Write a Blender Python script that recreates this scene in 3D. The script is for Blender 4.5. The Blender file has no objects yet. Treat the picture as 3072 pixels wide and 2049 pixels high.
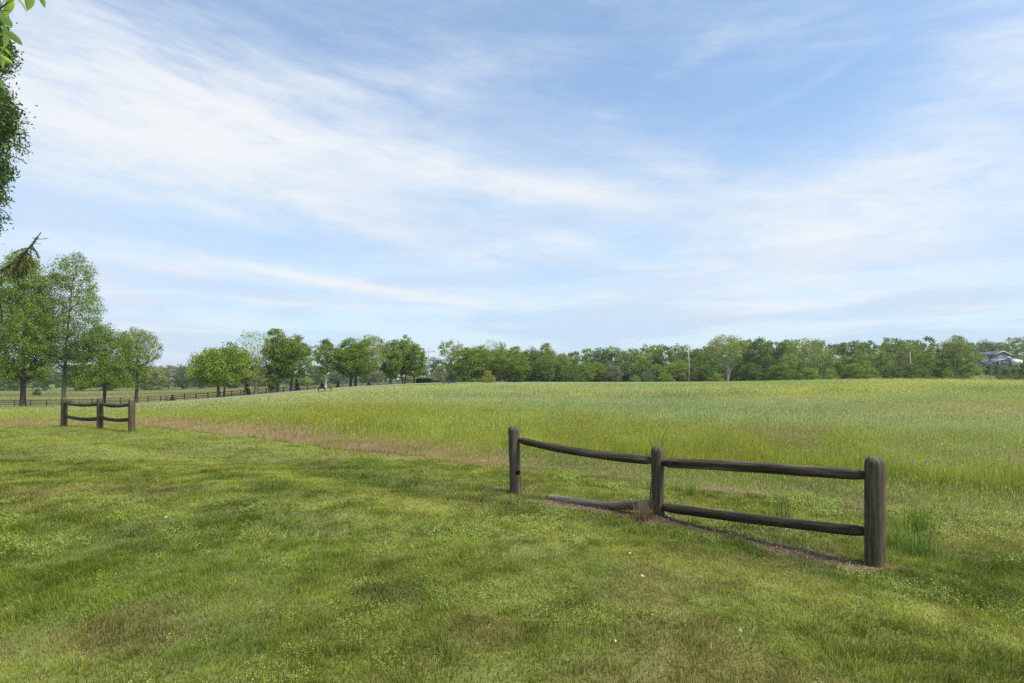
import bpy, math, random
import numpy as np
from mathutils import Vector, Matrix

R = math.radians
sc = bpy.context.scene
COL = sc.collection

# ------------------------------------------------------------------ camera
F, CX, HY, CH = 1700.0, 1536.0, 1140.0, 1.70       # focal in photo pixels, centre, horizon row, eye height
cam_d = bpy.data.cameras.new("camera")
cam = bpy.data.objects.new("camera", cam_d)
COL.objects.link(cam)
cam_d.sensor_width = 36.0
cam_d.lens = 36.0 * F / 3072.0
cam_d.shift_y = (HY - 1024.5) / 3072.0
cam_d.clip_start, cam_d.clip_end = 0.05, 8000.0
cam.location = (0, 0, CH)
cam.rotation_euler = (R(90), 0, 0)
sc.camera = cam

# ------------------------------------------------------------------ render settings
sc.view_settings.view_transform = 'Standard'
sc.view_settings.look = 'None'
sc.view_settings.exposure = 0.45
sc.view_settings.gamma = 1.0
sc.view_settings.use_curve_mapping = False
cy = sc.cycles
cy.max_bounces = 6; cy.diffuse_bounces = 3; cy.glossy_bounces = 2; cy.transmission_bounces = 4
cy.volume_bounces = 0; cy.transparent_max_bounces = 8
cy.sample_clamp_indirect = 4.0
cy.use_denoising = False
cy.use_adaptive_sampling = True
cy.adaptive_threshold = 0.012

SUN_EL, SUN_AZ = 58.0, 118.0         # azimuth from +Y towards +X


# ------------------------------------------------------------------ node helper
class S:
    nt = None
    def __init__(s, sock): s.s = sock
    @staticmethod
    def node(t): return S.nt.nodes.new(t)
    @staticmethod
    def put(inp, v):
        if isinstance(v, S): S.nt.links.new(v.s, inp)
        else: inp.default_value = v
    @staticmethod
    def math(op, *a, clamp=False):
        n = S.node('ShaderNodeMath'); n.operation = op; n.use_clamp = clamp
        for i, v in enumerate(a): S.put(n.inputs[i], v)
        return S(n.outputs[0])
    def __add__(a, b): return S.math('ADD', a, b)
    __radd__ = __add__
    def __sub__(a, b): return S.math('SUBTRACT', a, b)
    def __rsub__(a, b): return S.math('SUBTRACT', b, a)
    def __mul__(a, b): return S.math('MULTIPLY', a, b)
    __rmul__ = __mul__
    def __truediv__(a, b): return S.math('DIVIDE', a, b)
    def __rtruediv__(a, b): return S.math('DIVIDE', b, a)
    def __pow__(a, b): return S.math('POWER', a, b)
    def exp(a): return S.math('EXPONENT', a)
    def clamp(a): return S.math('ADD', a, 0.0, clamp=True)

def xyz(x=0.0, y=0.0, z=0.0):
    n = S.node('ShaderNodeCombineXYZ')
    for i, v in enumerate((x, y, z)): S.put(n.inputs[i], v)
    return S(n.outputs[0])

def sep(v):
    n = S.node('ShaderNodeSeparateXYZ'); S.put(n.inputs[0], v)
    return S(n.outputs[0]), S(n.outputs[1]), S(n.outputs[2])

def noise(v, scale=1.0, detail=4.0, rough=0.55, dist=0.0):
    n = S.node('ShaderNodeTexNoise'); S.put(n.inputs['Vector'], v)
    n.inputs['Scale'].default_value = scale; n.inputs['Detail'].default_value = detail
    n.inputs['Roughness'].default_value = rough; n.inputs['Distortion'].default_value = dist
    return S(n.outputs['Fac'])

def ramp(f, a, b, lo=0.0, hi=1.0, smooth=True):
    n = S.node('ShaderNodeMapRange'); n.interpolation_type = 'SMOOTHSTEP' if smooth else 'LINEAR'
    for i, v in enumerate((f, a, b, lo, hi)): S.put(n.inputs[i], v)
    return S(n.outputs[0])

def mixc(f, a, b, mode='MIX'):
    n = S.node('ShaderNodeMix'); n.data_type = 'RGBA'; n.blend_type = mode
    S.put(n.inputs[0], f)
    for i, v in ((6, a), (7, b)):
        if isinstance(v, (tuple, list)): v = (v[0], v[1], v[2], 1.0)
        S.put(n.inputs[i], v)
    return S(n.outputs[2])

def attr(name, kind='GEOMETRY', out='Fac'):
    n = S.node('ShaderNodeAttribute'); n.attribute_type = kind; n.attribute_name = name
    return S(n.outputs[out])

def new_mat(name):
    m = bpy.data.materials.new(name); m.use_nodes = True
    m.node_tree.nodes.clear(); S.nt = m.node_tree
    return m

def finish(shader, m=None):
    o = S.node('ShaderNodeOutputMaterial'); S.put(o.inputs['Surface'], shader)

def principled(color, rough=0.8, bump=None, spec=0.3, metallic=0.0, bstr=0.5, bdist=0.01):
    n = S.node('ShaderNodeBsdfPrincipled')
    if isinstance(color, tuple): color = (*color[:3], 1.0)
    S.put(n.inputs['Base Color'], color); S.put(n.inputs['Roughness'], rough)
    n.inputs['Specular IOR Level'].default_value = spec; n.inputs['Metallic'].default_value = metallic
    if bump is not None:
        b = S.node('ShaderNodeBump'); b.inputs['Strength'].default_value = bstr; b.inputs['Distance'].default_value = bdist
        S.put(b.inputs['Height'], bump); S.nt.links.new(b.outputs[0], n.inputs['Normal'])
    return S(n.outputs[0])

def leafy(color, trans=0.35, gloss=0.04, tcol=None):
    """thin leaf: diffuse plus light coming through, and a little sheen"""
    d = S.node('ShaderNodeBsdfDiffuse'); S.put(d.inputs[0], color)
    t = S.node('ShaderNodeBsdfTranslucent'); S.put(t.inputs[0], tcol if tcol is not None else color)
    m = S.node('ShaderNodeMixShader'); m.inputs[0].default_value = trans
    S.nt.links.new(d.outputs[0], m.inputs[1]); S.nt.links.new(t.outputs[0], m.inputs[2])
    if gloss <= 0: return S(m.outputs[0])
    g = S.node('ShaderNodeBsdfGlossy'); g.inputs['Roughness'].default_value = 0.45; g.inputs[0].default_value = (.9, .95, .9, 1)
    m2 = S.node('ShaderNodeMixShader'); m2.inputs[0].default_value = gloss
    S.nt.links.new(m.outputs[0], m2.inputs[1]); S.nt.links.new(g.outputs[0], m2.inputs[2])
    return S(m2.outputs[0])

# ------------------------------------------------------------------ world: sky with thin high cloud
def build_world():
    w = bpy.data.worlds.new("World"); sc.world = w; w.use_nodes = True
    nt = w.node_tree; nt.nodes.clear(); S.nt = nt
    sky = nt.nodes.new('ShaderNodeTexSky'); sky.sky_type = 'NISHITA'; sky.sun_disc = False
    sky.sun_elevation = R(SUN_EL); sky.sun_rotation = R(SUN_AZ)
    sky.air_density = 1.0; sky.dust_density = 1.2; sky.ozone_density = 1.6
    tc = nt.nodes.new('ShaderNodeTexCoord')
    x, y, z = sep(S(tc.outputs['Generated']))
    hyp = S.math('SQRT', x * x + y * y + 1e-5)
    az = S.math('ARCTAN2', x, y)
    te = z / hyp
    tep = S.math('MAXIMUM', te, 0.0)
    # coordinates of a high cloud sheet: streaks widen overhead and close up towards the horizon
    q = 1.0 / (tep + 0.16)
    sx, sy = S.math('SINE', az) * q, S.math('COSINE', az) * q
    wob = noise(xyz(sx, sy, 0.0), 0.9, 3, .5)
    wob2 = noise(xyz(sx, sy, 7.3), 0.9, 3, .5)
    a_ = R(-30)
    rx = sx * math.cos(a_) + sy * math.sin(a_) + (wob - .5) * 1.3
    ry = sy * math.cos(a_) - sx * math.sin(a_) + (wob2 - .5) * 1.3
    fine = noise(xyz(az * 1.7 + (wob - .5) * .5, (te + az * .20) * 8.5 + (wob2 - .5) * 1.4, 1.7), 1.5, 9, .62, .45) * .7 + noise(xyz(rx * .55, ry * 2.0, 1.7), 1.3, 8, .62, .35) * .3
    broad = noise(xyz(rx * .5, ry * 1.1, 4.0), .8, 4, .5, .2)
    wisp = noise(xyz(az * 3.2 + (wob - .5) * .8, te * 15.0 + az * 3.0, 2.0), 1.5, 8, .6, .5)
    wz = (noise(xyz(az * 3.0, te * 5.0, 9.0), 1.3, 4, .55) - .5)

    def blob(px, py, L, W, ang=0.0, amp=1.0, curve=0.0, warp=0.06):
        """soft streak centred on the direction the photo pixel (px, py) looks along; L, W in photo pixels"""
        u, v = (px - CX) / F, (HY - py) / F
        a0 = math.atan(u); t0 = v * math.cos(a0); k = math.cos(a0)
        dx = (az - a0) * (1 / k)
        dy = (te - t0) + wz * warp
        c, s = math.cos(R(ang)), math.sin(R(ang))
        ax = dx * c + dy * s
        ay = dy * c - dx * s
        if curve: ay = ay - ax * ax * curve
        gx = ax * (F / L); gy = ay * (F / W)
        return (0.0 - gx * gx - gy * gy).exp() * amp

    def total(lst):
        t = None
        for b in lst: t = blob(*b) if t is None else t + blob(*b)
        return t
    WHITE = [  # px, py, length, width, angle (deg, up to the right), amount, curve
        (250, 290, 650, 105, -10, .85, 0.0, .05), (720, 350, 420, 80, -14, .6, 0.0, .05), (150, 420, 420, 120, -8, .35, 0, .05),
        (1250, 470, 420, 60, -11, .5, -.08, .04), (1700, 570, 320, 50, -10, .55, .2, .04),
        (2080, 520, 300, 55, -22, .35, .2, .04), (560, 806, 190, 19, -3, .8, 0.0, .012), (960, 838, 330, 16, -6, .9, 0.0, .012),
        (1300, 740, 330, 22, -13, .32, .2, .03), (1700, 715, 130, 22, -8, .34, .0, .02),
        (2660, 650, 560, 150, 7, .62, 0.0, .08), (2900, 380, 420, 150, 20, .42, 0.0, .1),
        (2950, 70, 420, 80, -8, .32, 0.0, .08), (1150, 905, 700, 26, 2, .30, 0.0, .03),
        (2330, 925, 330, 16, 3, .38, 0.0, .03), (2720, 945, 340, 15, 5, .38, 0.0, .03),
        (200, 900, 420, 130, -5, .42, 0.0, .05), (1420, 205, 520, 60, 12, .26, 0.0, .06),
        (2420, 265, 160, 16, 20, .34, .3, .03), (500, 130, 600, 90, -10, .5, 0, .07), (2250, 330, 190, 22, 14, .35, .3, .03), (2050, 190, 260, 40, 30, .25, .2, .04),
        (1050, 640, 700, 120, -10, .25, 0, .06), (1900, 860, 800, 90, 0, .22, 0, .05)]
    BLUE = [
        (2100, 300, 620, 150, -14, .78, 0.0, .08), (2550, 220, 330, 120, 15, .55, 0.0, .1),
        (900, 70, 560, 60, -6, .22, 0.0, .07), (1900, 60, 800, 90, -4, .36, 0.0, .07),
        (700, 690, 420, 45, -7, .28, 0.0, .03), (1500, 820, 420, 40, -4, .28, 0.0, .03),
        (2350, 440, 420, 60, -5, .32, 0.0, .08)]
    whites, blues = total(WHITE), total(BLUE)
    el_base = ramp(te, 0.0, .62, .66, .36, False)
    fib = noise(xyz(az * 3.0 + te * 2.5 + (wob - .5) * .5, (te + az * .2) * 26.0 + (wob2 - .5) * 3.0, 3.0), 1.4, 6, .6, .5)
    mott = noise(xyz(az * 4.0 + (wob2 - .5) * .9, te * 11.0, 12.0), 2.2, 9, .66, .3)
    cover = el_base + (mott - .5) * .55 + (fib - .5) * .2 + (fine - .5) * .95 + (broad - .5) * .40 + (wisp - .5) * .30 + whites * (0.34 + wisp * .55 + (fine - .5) * .9 + (mott - .5) * .8 + (fib - .5) * .5) - blues * (.50 + (fine - .5) * .5)
    cover = ramp(cover, .0, 1.3, 0.14, 1.0)
    s_col = S(sky.outputs[0])
    s_col = mixc(1.0, s_col, (0.165, 0.205, 0.222), 'MULTIPLY')
    # a clear blue for what shows between the clouds comes from the sky texture, veiled near the horizon
    veil = ramp(te, 0.0, .5, .62, .05, False)
    s_col = mixc(veil, s_col, (.60, .77, .94))
    lav = noise(xyz(az * 2.2, te * 16 + 3.1, 5.0), 1.4, 5, .55, .4)
    thick = ramp(lav, .42, .58, 0, 1) * ramp(te, .03, .34, 1.0, 0.25)
    c_col = mixc(thick * .95, (.80, .89, .965), (.60, .69, .88))
    c_col = mixc(whites.clamp() * .8, c_col, (.92, .94, .965))
    col = mixc(cover, s_col, c_col)
    # below the horizon
    col = mixc(ramp(te, -.03, 0.0, 1, 0), col, (.25, .28, .22))
    bg = nt.nodes.new('ShaderNodeBackground'); S.put(bg.inputs[0], col); bg.inputs[1].default_value = 0.73
    out = nt.nodes.new('ShaderNodeOutputWorld'); nt.links.new(bg.outputs[0], out.inputs[0])
    w.cycles.sampling_method = 'MANUAL'; w.cycles.sample_map_resolution = 512
build_world()

sun_d = bpy.data.lights.new("sun", 'SUN'); sun_d.energy = 5.0; sun_d.angle = R(16); sun_d.color = (1.0, .955, .87)
sun = bpy.data.objects.new("sun", sun_d); COL.objects.link(sun)
_sd = Vector((math.sin(R(SUN_AZ)) * math.cos(R(SUN_EL)), math.cos(R(SUN_AZ)) * math.cos(R(SUN_EL)), math.sin(R(SUN_EL))))
sun.rotation_euler = _sd.to_track_quat('Z', 'Y').to_euler(); sun.location = (0, 0, 60)

# ------------------------------------------------------------------ numpy noise
def _hash(ix, iy, seed):
    h = (ix.astype(np.int64) * 374761393 + iy.astype(np.int64) * 668265263 + seed * 2246822519) & 0xffffffff
    h = ((h ^ (h >> 13)) * 1274126177) & 0xffffffff
    return ((h ^ (h >> 16)) & 0xffff) / 65535.0

def vnoise(x, y, seed=0):
    x = np.asarray(x, float); y = np.asarray(y, float)
    ix, iy = np.floor(x), np.floor(y); fx, fy = x - ix, y - iy
    fx = fx * fx * (3 - 2 * fx); fy = fy * fy * (3 - 2 * fy)
    a, b = _hash(ix, iy, seed), _hash(ix + 1, iy, seed)
    c, d = _hash(ix, iy + 1, seed), _hash(ix + 1, iy + 1, seed)
    return (a * (1 - fx) + b * fx) * (1 - fy) + (c * (1 - fx) + d * fx) * fy

def fbm(x, y, seed=0, o=4, g=.5):
    t, a, n = 0, 1.0, 0
    for k in range(o):
        t = t + a * vnoise(x * 2 ** k + 17.3 * k, y * 2 ** k - 9.1 * k, seed + k); n += a; a *= g
    return t / n

def sstep(x, a, b):
    t = np.clip((x - a) / (b - a), 0, 1); return t * t * (3 - 2 * t)

# ------------------------------------------------------------------ terrain
FENCE = [(3.33, 5.20), (1.81, 7.02), (.055, 8.5)]
def seg_dist(X, Y, a, b):
    a, b = np.array(a), np.array(b); d = b - a; L = d @ d
    t = np.clip(((X - a[0]) * d[0] + (Y - a[1]) * d[1]) / L, 0, 1)
    return np.hypot(X - a[0] - t * d[0], Y - a[1] - t * d[1])
TPX = [-600, 300, 700, 1000, 1300, 1700, 2100, 2500, 2800, 3072, 3700]
TAB = {1: [0]*11, 10: [0]*11,
  22: [-.1, -.05, 0, 0, 0, 0, 0, .05, .05, .05, .05],
  50: [-1.6, -1.5, -.7, -.2, 0, .05, .1, .4, .5, .4, .4],
  85: [-2.9, -2.7, -1.45, -.35, .2, .4, .6, 1.3, 1.45, 1.15, 1.1],
  105: [-3.4, -3.3, -1.85, -.35, .35, .6, .8, 1.6, 1.65, 1.2, 1.1],
  125: [-3.9, -3.8, -2.15, -.3, .55, .8, .95, 1.45, 1.45, 1.0, 1.0],
  145: [-4, -4, -2.3, -.25, .8, .95, 1.0, 1.1, 1.0, .8, .8],
  160: [-4, -4, -2.45, -.25, .95, .9, .9, .9, .6, .5, .5],
  200: [-3.9, -3.7, -2.6, -.1, 1.2, .5, .5, .5, .5, 1.0, 1.0],
  260: [-3.5, -3.3, -2.9, -.3, 1.2, .8, 1, 2, 3.5, 5.5, 5.5],
  300: [-3.3, -3.1, -3, -.5, 1.2, 1.2, 2, 4, 6.5, 8.9, 9],
  400: [-3, -3, -3, -1, 1.2, 3, 5, 8, 10, 12, 12],
  4000: [0]*11}
_ys = sorted(TAB); _lu = np.array([(p - CX) / F for p in TPX]); _ly = np.log(np.array(_ys, float))
_tab = np.array([TAB[k] for k in _ys], float)
GU = np.linspace(-1.4, 1.4, 260); GL = np.linspace(0, math.log(4000), 420)
_g = np.array([np.interp(GL, _ly, _tab[:, c]) for c in range(11)])            # col x L
_g = np.array([np.interp(GU, _lu, _g[:, i]) for i in range(len(GL))])          # L x U
for _ in range(6):
    p = np.pad(_g, ((2, 2), (5, 5)), mode='edge')
    _g = sum(p[2 + k:2 + k + _g.shape[0], 5:-5] for k in (-2, -1, 0, 1, 2)) / 5
    p = np.pad(_g, ((2, 2), (5, 5)), mode='edge')
    _g = sum(p[2:-2, 5 + k:5 + k + _g.shape[1]] for k in (-5, -3, -1, 0, 1, 3, 5)) / 7
def terr(X, Y, bumps=True):
    X = np.asarray(X, float); Y = np.asarray(Y, float)
    Yc = np.clip(Y, 1.0, 3900)
    u = np.clip(X / np.maximum(Yc, 4.0), -1.39, 1.39); l = np.log(Yc)
    fu = (u - GU[0]) / (GU[1] - GU[0]); fl = (l - GL[0]) / (GL[1] - GL[0])
    iu = np.clip(fu.astype(int), 0, len(GU) - 2); il = np.clip(fl.astype(int), 0, len(GL) - 2)
    a, b = fu - iu, fl - il
    z = (_g[il, iu] * (1 - a) + _g[il, iu + 1] * a) * (1 - b) + (_g[il + 1, iu] * (1 - a) + _g[il + 1, iu + 1] * a) * b
    if bumps:
        z = z + (fbm(X * .5, Y * .5, 3, 3) - .5) * .07 + (fbm(X * 2.3, Y * 2.3, 5, 2) - .5) * .025
        z = z + .05 * np.exp(-((mower(X, Y) + 2.5) / .35) ** 2) * -1
        # the ground under the near fence is built up level
        d = np.minimum(seg_dist(X, Y, FENCE[0], FENCE[1]), seg_dist(X, Y, FENCE[1], FENCE[2]))
        w = np.exp(-(d / .9) ** 2); z = z * (1 - w) + w * (.004 + (fbm(X * 5, Y * 5, 6, 2) - .5) * .03 + .03 * np.exp(-(np.hypot(X - 1.8, Y - 6.95) / .25) ** 2))
    return z
def bound(X, Y):
    """metres past the edge between mown lawn (<0) and uncut meadow (>0)"""
    s1 = .605 * X + .797 * Y - 8.62
    s2 = .256 * X + .967 * Y - 17.44
    s3 = -0.2 * X + .98 * Y - 5.2   # right-hand end, beyond the near fence
    return np.maximum(np.maximum(s1, s2), s3 - 50)
def mower(X, Y):
    return .605 * X + .797 * Y - 8.62 + .25 * np.sin(X * .35)
def tz(x, y): return float(terr(np.array([x]), np.array([y]))[0])
def W(px, Y): return (px - CX) / F * Y
def ZY(py, Y): return CH + (HY - py) / F * Y

# road + drive centre lines (photo column, distance)
DRIVE = [(-700, 84), (150, 92), (335, 99), (450, 106), (560, 111), (700, 118), (830, 125), (950, 133), (1150, 147), (1300, 159), (1420, 164), (1560, 158), (1760, 152), (2067, 149), (2430, 152), (2900, 160), (3600, 175)]
DR = np.array([(W(p, d), d) for p, d in DRIVE])
def densify(P, step=1.5):
    out = []
    for a, b in zip(P[:-1], P[1:]):
        n = max(1, int(np.hypot(*(b - a)) / step))
        for k in range(n): out.append(a + (b - a) * k / n)
    out.append(P[-1]); out = np.array(out)
    for _ in range(30):
        out[1:-1] = .25 * out[:-2] + .5 * out[1:-1] + .25 * out[2:]
    return out
DRD = densify(DR)
def beyond_drive(X, Y):
    """>0 on the far side of the drive, metres"""
    az = X / np.maximum(Y, 1); dz = DRD[:, 0] / DRD[:, 1]
    o = np.argsort(dz); return Y - np.interp(az, dz[o], DRD[o, 1])
BF = [(-400, 100), (60, 112), (280, 118), (467, 124), (615, 125), (700, 129), (790, 137), (940, 150), (1091, 166), (1218, 185), (1262, 192)]
BFP = np.array([(W(p, d), d) for p, d in BF])

# ------------------------------------------------------------------ mesh helpers
def mk_mesh(name, V, Fs, smooth=False):
    """V (n,3); Fs list of int arrays (m,k)"""
    me = bpy.data.meshes.new(name)
    V = np.asarray(V, np.float32)
    me.vertices.add(len(V)); me.vertices.foreach_set('co', V.ravel())
    Fs = [np.asarray(f, np.int32) for f in Fs if len(f)]
    nl = sum(f.size for f in Fs); npoly = sum(len(f) for f in Fs)
    me.loops.add(nl); me.polygons.add(npoly)
    me.loops.foreach_set('vertex_index', np.concatenate([f.ravel() for f in Fs]))
    st, t = [], 0
    for f in Fs:
        st.append(np.arange(len(f), dtype=np.int32) * f.shape[1] + t); t += f.size
    me.polygons.foreach_set('loop_start', np.concatenate(st))
    if smooth: me.polygons.foreach_set('use_smooth', np.ones(npoly, bool))
    me.update(calc_edges=True)
    return me
def set_attr(me, name, data, typ='FLOAT', dom='POINT'):
    a = me.attributes.new(name, typ, dom)
    a.data.foreach_set({'FLOAT': 'value', 'FLOAT_VECTOR': 'vector'}[typ], np.asarray(data, np.float32).ravel())
def link(name, me, mat=None, parent=None, loc=None, obj_mat=False):
    o = bpy.data.objects.new(name, me); COL.objects.link(o)
    if mat is not None:
        if obj_mat:
            if not me.materials: me.materials.append(None)
            o.material_slots[0].link = 'OBJECT'; o.material_slots[0].material = mat
        elif not me.materials: me.materials.append(mat)
    if parent is not None: o.parent = parent
    if loc is not None: o.location = loc
    return o
def tag(o, label=None, cat=None, group=None, kind=None):
    if label: o['label'] = label
    if cat: o['category'] = cat
    if group: o['group'] = group
    if kind: o['kind'] = kind
    return o
def empty(name, loc, label, cat, group=None, rz=0.0):
    o = bpy.data.objects.new(name, None); COL.objects.link(o); o.location = loc; o.rotation_euler = (0, 0, rz)
    o.empty_display_size = .3
    return tag(o, label, cat, group)

class MB:
    def __init__(s): s.V, s.F, s.n = [], {}, 0; s.A = []
    def add(s, V, F, A=None):
        V = np.asarray(V, float)
        s.V.append(V)
        for f in F:
            f = np.asarray(f, int)
            if len(f): s.F.setdefault(f.shape[1], []).append(f + s.n)
        s.A.append(A if A is not None else np.zeros((len(V), 3)))
        s.n += len(V)
    def box(s, x0, x1, y0, y1, z0, z1):
        V = [(x, y, z) for z in (z0, z1) for y in (y0, y1) for x in (x0, x1)]
        s.add(V, [np.array([(0, 2, 3, 1), (4, 5, 7, 6), (0, 1, 5, 4), (2, 6, 7, 3), (0, 4, 6, 2), (1, 3, 7, 5)])])
    def bar(s, p, q, w, h):
        """box beam from p to q, w across, h high"""
        p, q = np.array(p, float), np.array(q, float); d = q - p; d /= np.linalg.norm(d)
        side = np.cross(d, (0, 0, 1.0)); side /= np.linalg.norm(side) + 1e-9; up = np.cross(side, d)
        V = [c + side * a * w / 2 + up * b * h / 2 for c in (p, q) for b in (-1, 1) for a in (-1, 1)]
        s.add(V, [np.array([(0, 1, 3, 2), (4, 6, 7, 5), (0, 4, 5, 1), (2, 3, 7, 6), (0, 2, 6, 4), (1, 5, 7, 3)])])
    def prism(s, poly, y0, y1):
        """polygon in x,z pushed from y0 to y1"""
        n = len(poly); V = [(x, y0, z) for x, z in poly] + [(x, y1, z) for x, z in poly]
        s.add(V, [np.array([list(range(n))]), np.array([list(range(2 * n - 1, n - 1, -1))]),
                  np.array([(i + n, (i + 1) % n + n, (i + 1) % n, i) for i in range(n)])])
    def tube(s, P, rad, sides=8, cap=True, bend=None, rough=0.0, seed=0):
        P = np.asarray(P, float); rad = np.asarray(rad, float); n = len(P)
        T = np.gradient(P, axis=0); T /= np.linalg.norm(T, axis=1)[:, None] + 1e-9
        ref = np.array((0, 0, 1.0)) if abs(T[0][2]) < .9 else np.array((1.0, 0, 0))
        A = np.cross(T, ref); A /= np.linalg.norm(A, axis=1)[:, None] + 1e-9; B = np.cross(T, A)
        th = np.linspace(0, 2 * np.pi, sides, endpoint=False)
        L = np.concatenate([[0], np.cumsum(np.linalg.norm(np.diff(P, axis=0), axis=1))])
        rr = np.repeat(rad[:, None], sides, 1)
        if rough:
            rr = rr * (1 + rough * (fbm(L[:, None] * 3 + 0 * th, np.sin(th)[None] * 1.5 + np.cos(th)[None] * 1.1 + 5, seed, 3) - .5)
                         + rough * .8 * (vnoise(L[:, None] * 1.5 + 0 * th, th[None] * 6, seed + 9) - .5))
        V = P[:, None] + rr[..., None] * (np.cos(th)[None, :, None] * A[:, None] + np.sin(th)[None, :, None] * B[:, None])
        V = V.reshape(-1, 3)
        att = np.stack([np.cos(th)[None] * rr, np.sin(th)[None] * rr, L[:, None] + 0 * rr], -1).reshape(-1, 3)
        i = np.arange(n - 1)[:, None] * sides; j = np.arange(sides)[None]
        k = (j + 1) % sides
        F_ = np.stack([i + j, i + k, i + sides + k, i + sides + j], -1).reshape(-1, 4)
        fs = [F_]
        if cap: fs += [np.array([list(range(sides - 1, -1, -1))]), np.array([list(range((n - 1) * sides, n * sides))])]
        s.add(V, fs, att)
    def build(s, name, mat, parent=None, smooth=False, att=False, loc=None, obj_mat=False):
        V = np.concatenate(s.V)
        me = mk_mesh(name, V, [np.concatenate(f) for f in s.F.values()], smooth)
        if att: set_attr(me, 'wc', np.concatenate(s.A), 'FLOAT_VECTOR')
        return link(name, me, mat, parent, loc, obj_mat)
    def mesh(s, name, smooth=False):
        return mk_mesh(name, np.concatenate(s.V), [np.concatenate(f) for f in s.F.values()], smooth)

# ------------------------------------------------------------------ materials
def mat_ground():
    m = new_mat("soil_and_turf")
    c = attr('col', out='Vector'); g = S.node('ShaderNodeNewGeometry'); pos = S(g.outputs['Position'])
    n1 = noise(pos, 14.0, 5, .6); n2 = noise(pos, 1.1, 4, .6)
    f = (n1 - .5) * .9 + (n2 - .5) * .5 + .92
    col = mixc(1.0, c, xyz(f, f, f), 'MULTIPLY')
    finish(principled(col, .95, n1, .1, bstr=.8, bdist=.03)); return m
def mat_blades(name, trans=.4, gloss=.03):
    m = new_mat(name); c = attr('col', out='Vector')
    finish(leafy(c, trans, gloss)); return m
def mat_foliage(name, rgb, var=.34, trans=.35, gloss=.008, warm=(1.25, 1.12, .7)):
    m = new_mat(name)
    t = attr('tint'); oi = S.node('ShaderNodeObjectInfo'); r = S(oi.outputs['Random'])
    k = 1.0 + (t - .5) * (2 * var) + (r - .5) * .14
    c = mixc(1.0, (rgb[0], rgb[1], rgb[2]), xyz(k, k, k), 'MULTIPLY')
    w = mixc(1.0, c, warm, 'MULTIPLY')
    c = mixc(ramp(t, .45, 1.0, 0, .8), c, w)
    tc = mixc(1.0, c, (1.15, 1.25, .6), 'MULTIPLY')
    finish(leafy(c, trans, gloss, tc)); return m
def mat_bark(name, rgb, sc_=1.0):
    m = new_mat(name); tc = S.node('ShaderNodeTexCoord'); v = S(tc.outputs['Object'])
    x, y, z = sep(v); n = noise(xyz(x * 6, y * 6, z * 1.3), sc_, 6, .65, .3)
    c = mixc(ramp(n, .3, .7), tuple(a * .55 for a in rgb), tuple(a * 1.35 for a in rgb))
    finish(principled(c, .9, n, .1, bstr=.7, bdist=.03)); return m
def mat_log(name, dark, mid, light, green=.35, bottom=False, zb=0.0):
    """weathered round fence timber; 'wc' runs (round, round, along)"""
    m = new_mat(name); wc = attr('wc', out='Vector'); x, y, z = sep(wc)
    oi = S.node('ShaderNodeObjectInfo'); rnd = S(oi.outputs['Random']) * 11.0
    grain = noise(xyz(x * 34, y * 34, z * 1.6 + rnd), 1.6, 8, .68, .25)
    streak = noise(xyz(x * 13, y * 13, z * .7 + rnd + 4.0), 1.0, 5, .6, .6)
    blot = noise(xyz(x * 5, y * 5, z * 3.1 + rnd), 1.3, 5, .6)
    crk = noise(xyz(x * 30, y * 30, z * .9 + rnd + 9.0), 1.0, 2, .4, .15)
    crack = 1.0 - ramp(S.math('ABSOLUTE', crk - .5), 0.004, .022, 0.0, 1.0)
    crack = crack * ramp(noise(xyz(x * 6, y * 6, z * 1.1 + rnd + 2.0), 1.0, 2, .5), .5, .6)
    c = mixc(ramp(grain, .32, .68), dark, mid)
    c = mixc(ramp(streak, .52, .72) * .75, c, light)
    c = mixc(ramp(blot, .5, .72) * green, c, (.085, .095, .055))
    sp = noise(xyz(x * 60, y * 60, z * 55 + rnd), 1.0, 2, .5)
    c = mixc(ramp(sp, .71, .76) * ramp(blot, .45, .6) * .7, c, (.34, .34, .30))
    if bottom:
        c = mixc(ramp(z + (streak - .5) * .25, .28, .44, .75, 0.0), c, (.15, .095, .055))
    c = mixc(crack * .9, c, (.010, .009, .008))
    h = grain * .6 + streak * .4 - crack * 1.4
    finish(principled(c, .88, h, .18, bstr=1.0, bdist=.012)); return m
def mat_flat(name, rgb, rough=.7, spec=.3, nscale=3.0, var=.12, metallic=0.0):
    m = new_mat(name); tc = S.node('ShaderNodeTexCoord'); n = noise(S(tc.outputs['Object']), nscale, 5, .6)
    c = mixc(n, tuple(a * (1 - var) for a in rgb), tuple(min(1, a * (1 + var)) for a in rgb))
    finish(principled(c, rough, None, spec, metallic)); return m
def mat_siding(name, rgb, step=.12):
    m = new_mat(name); tc = S.node('ShaderNodeTexCoord'); x, y, z = sep(S(tc.outputs['Object']))
    w = S.math('FRACT', z / step)
    n = noise(S(tc.outputs['Object']), 1.5, 4, .6)
    c = mixc(ramp(w, .0, .15) * .5 + n * .4, tuple(a * .75 for a in rgb), rgb)
    finish(principled(c, .6, w, .3, bstr=.6, bdist=.02)); return m
def mat_gravel():
    m = new_mat("pale_worn_asphalt"); g = S.node('ShaderNodeNewGeometry'); p = S(g.outputs['Position'])
    n = noise(p, 7.0, 6, .7); b = noise(p, .35, 4, .6)
    c = mixc(ramp(n, .3, .7), (.13, .128, .120), (.20, .195, .185)); c = mixc(ramp(b, .45, .65) * .5, c, (.17, .165, .15))
    finish(principled(c, .92, n, .2, bstr=.5, bdist=.02)); return m

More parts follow.
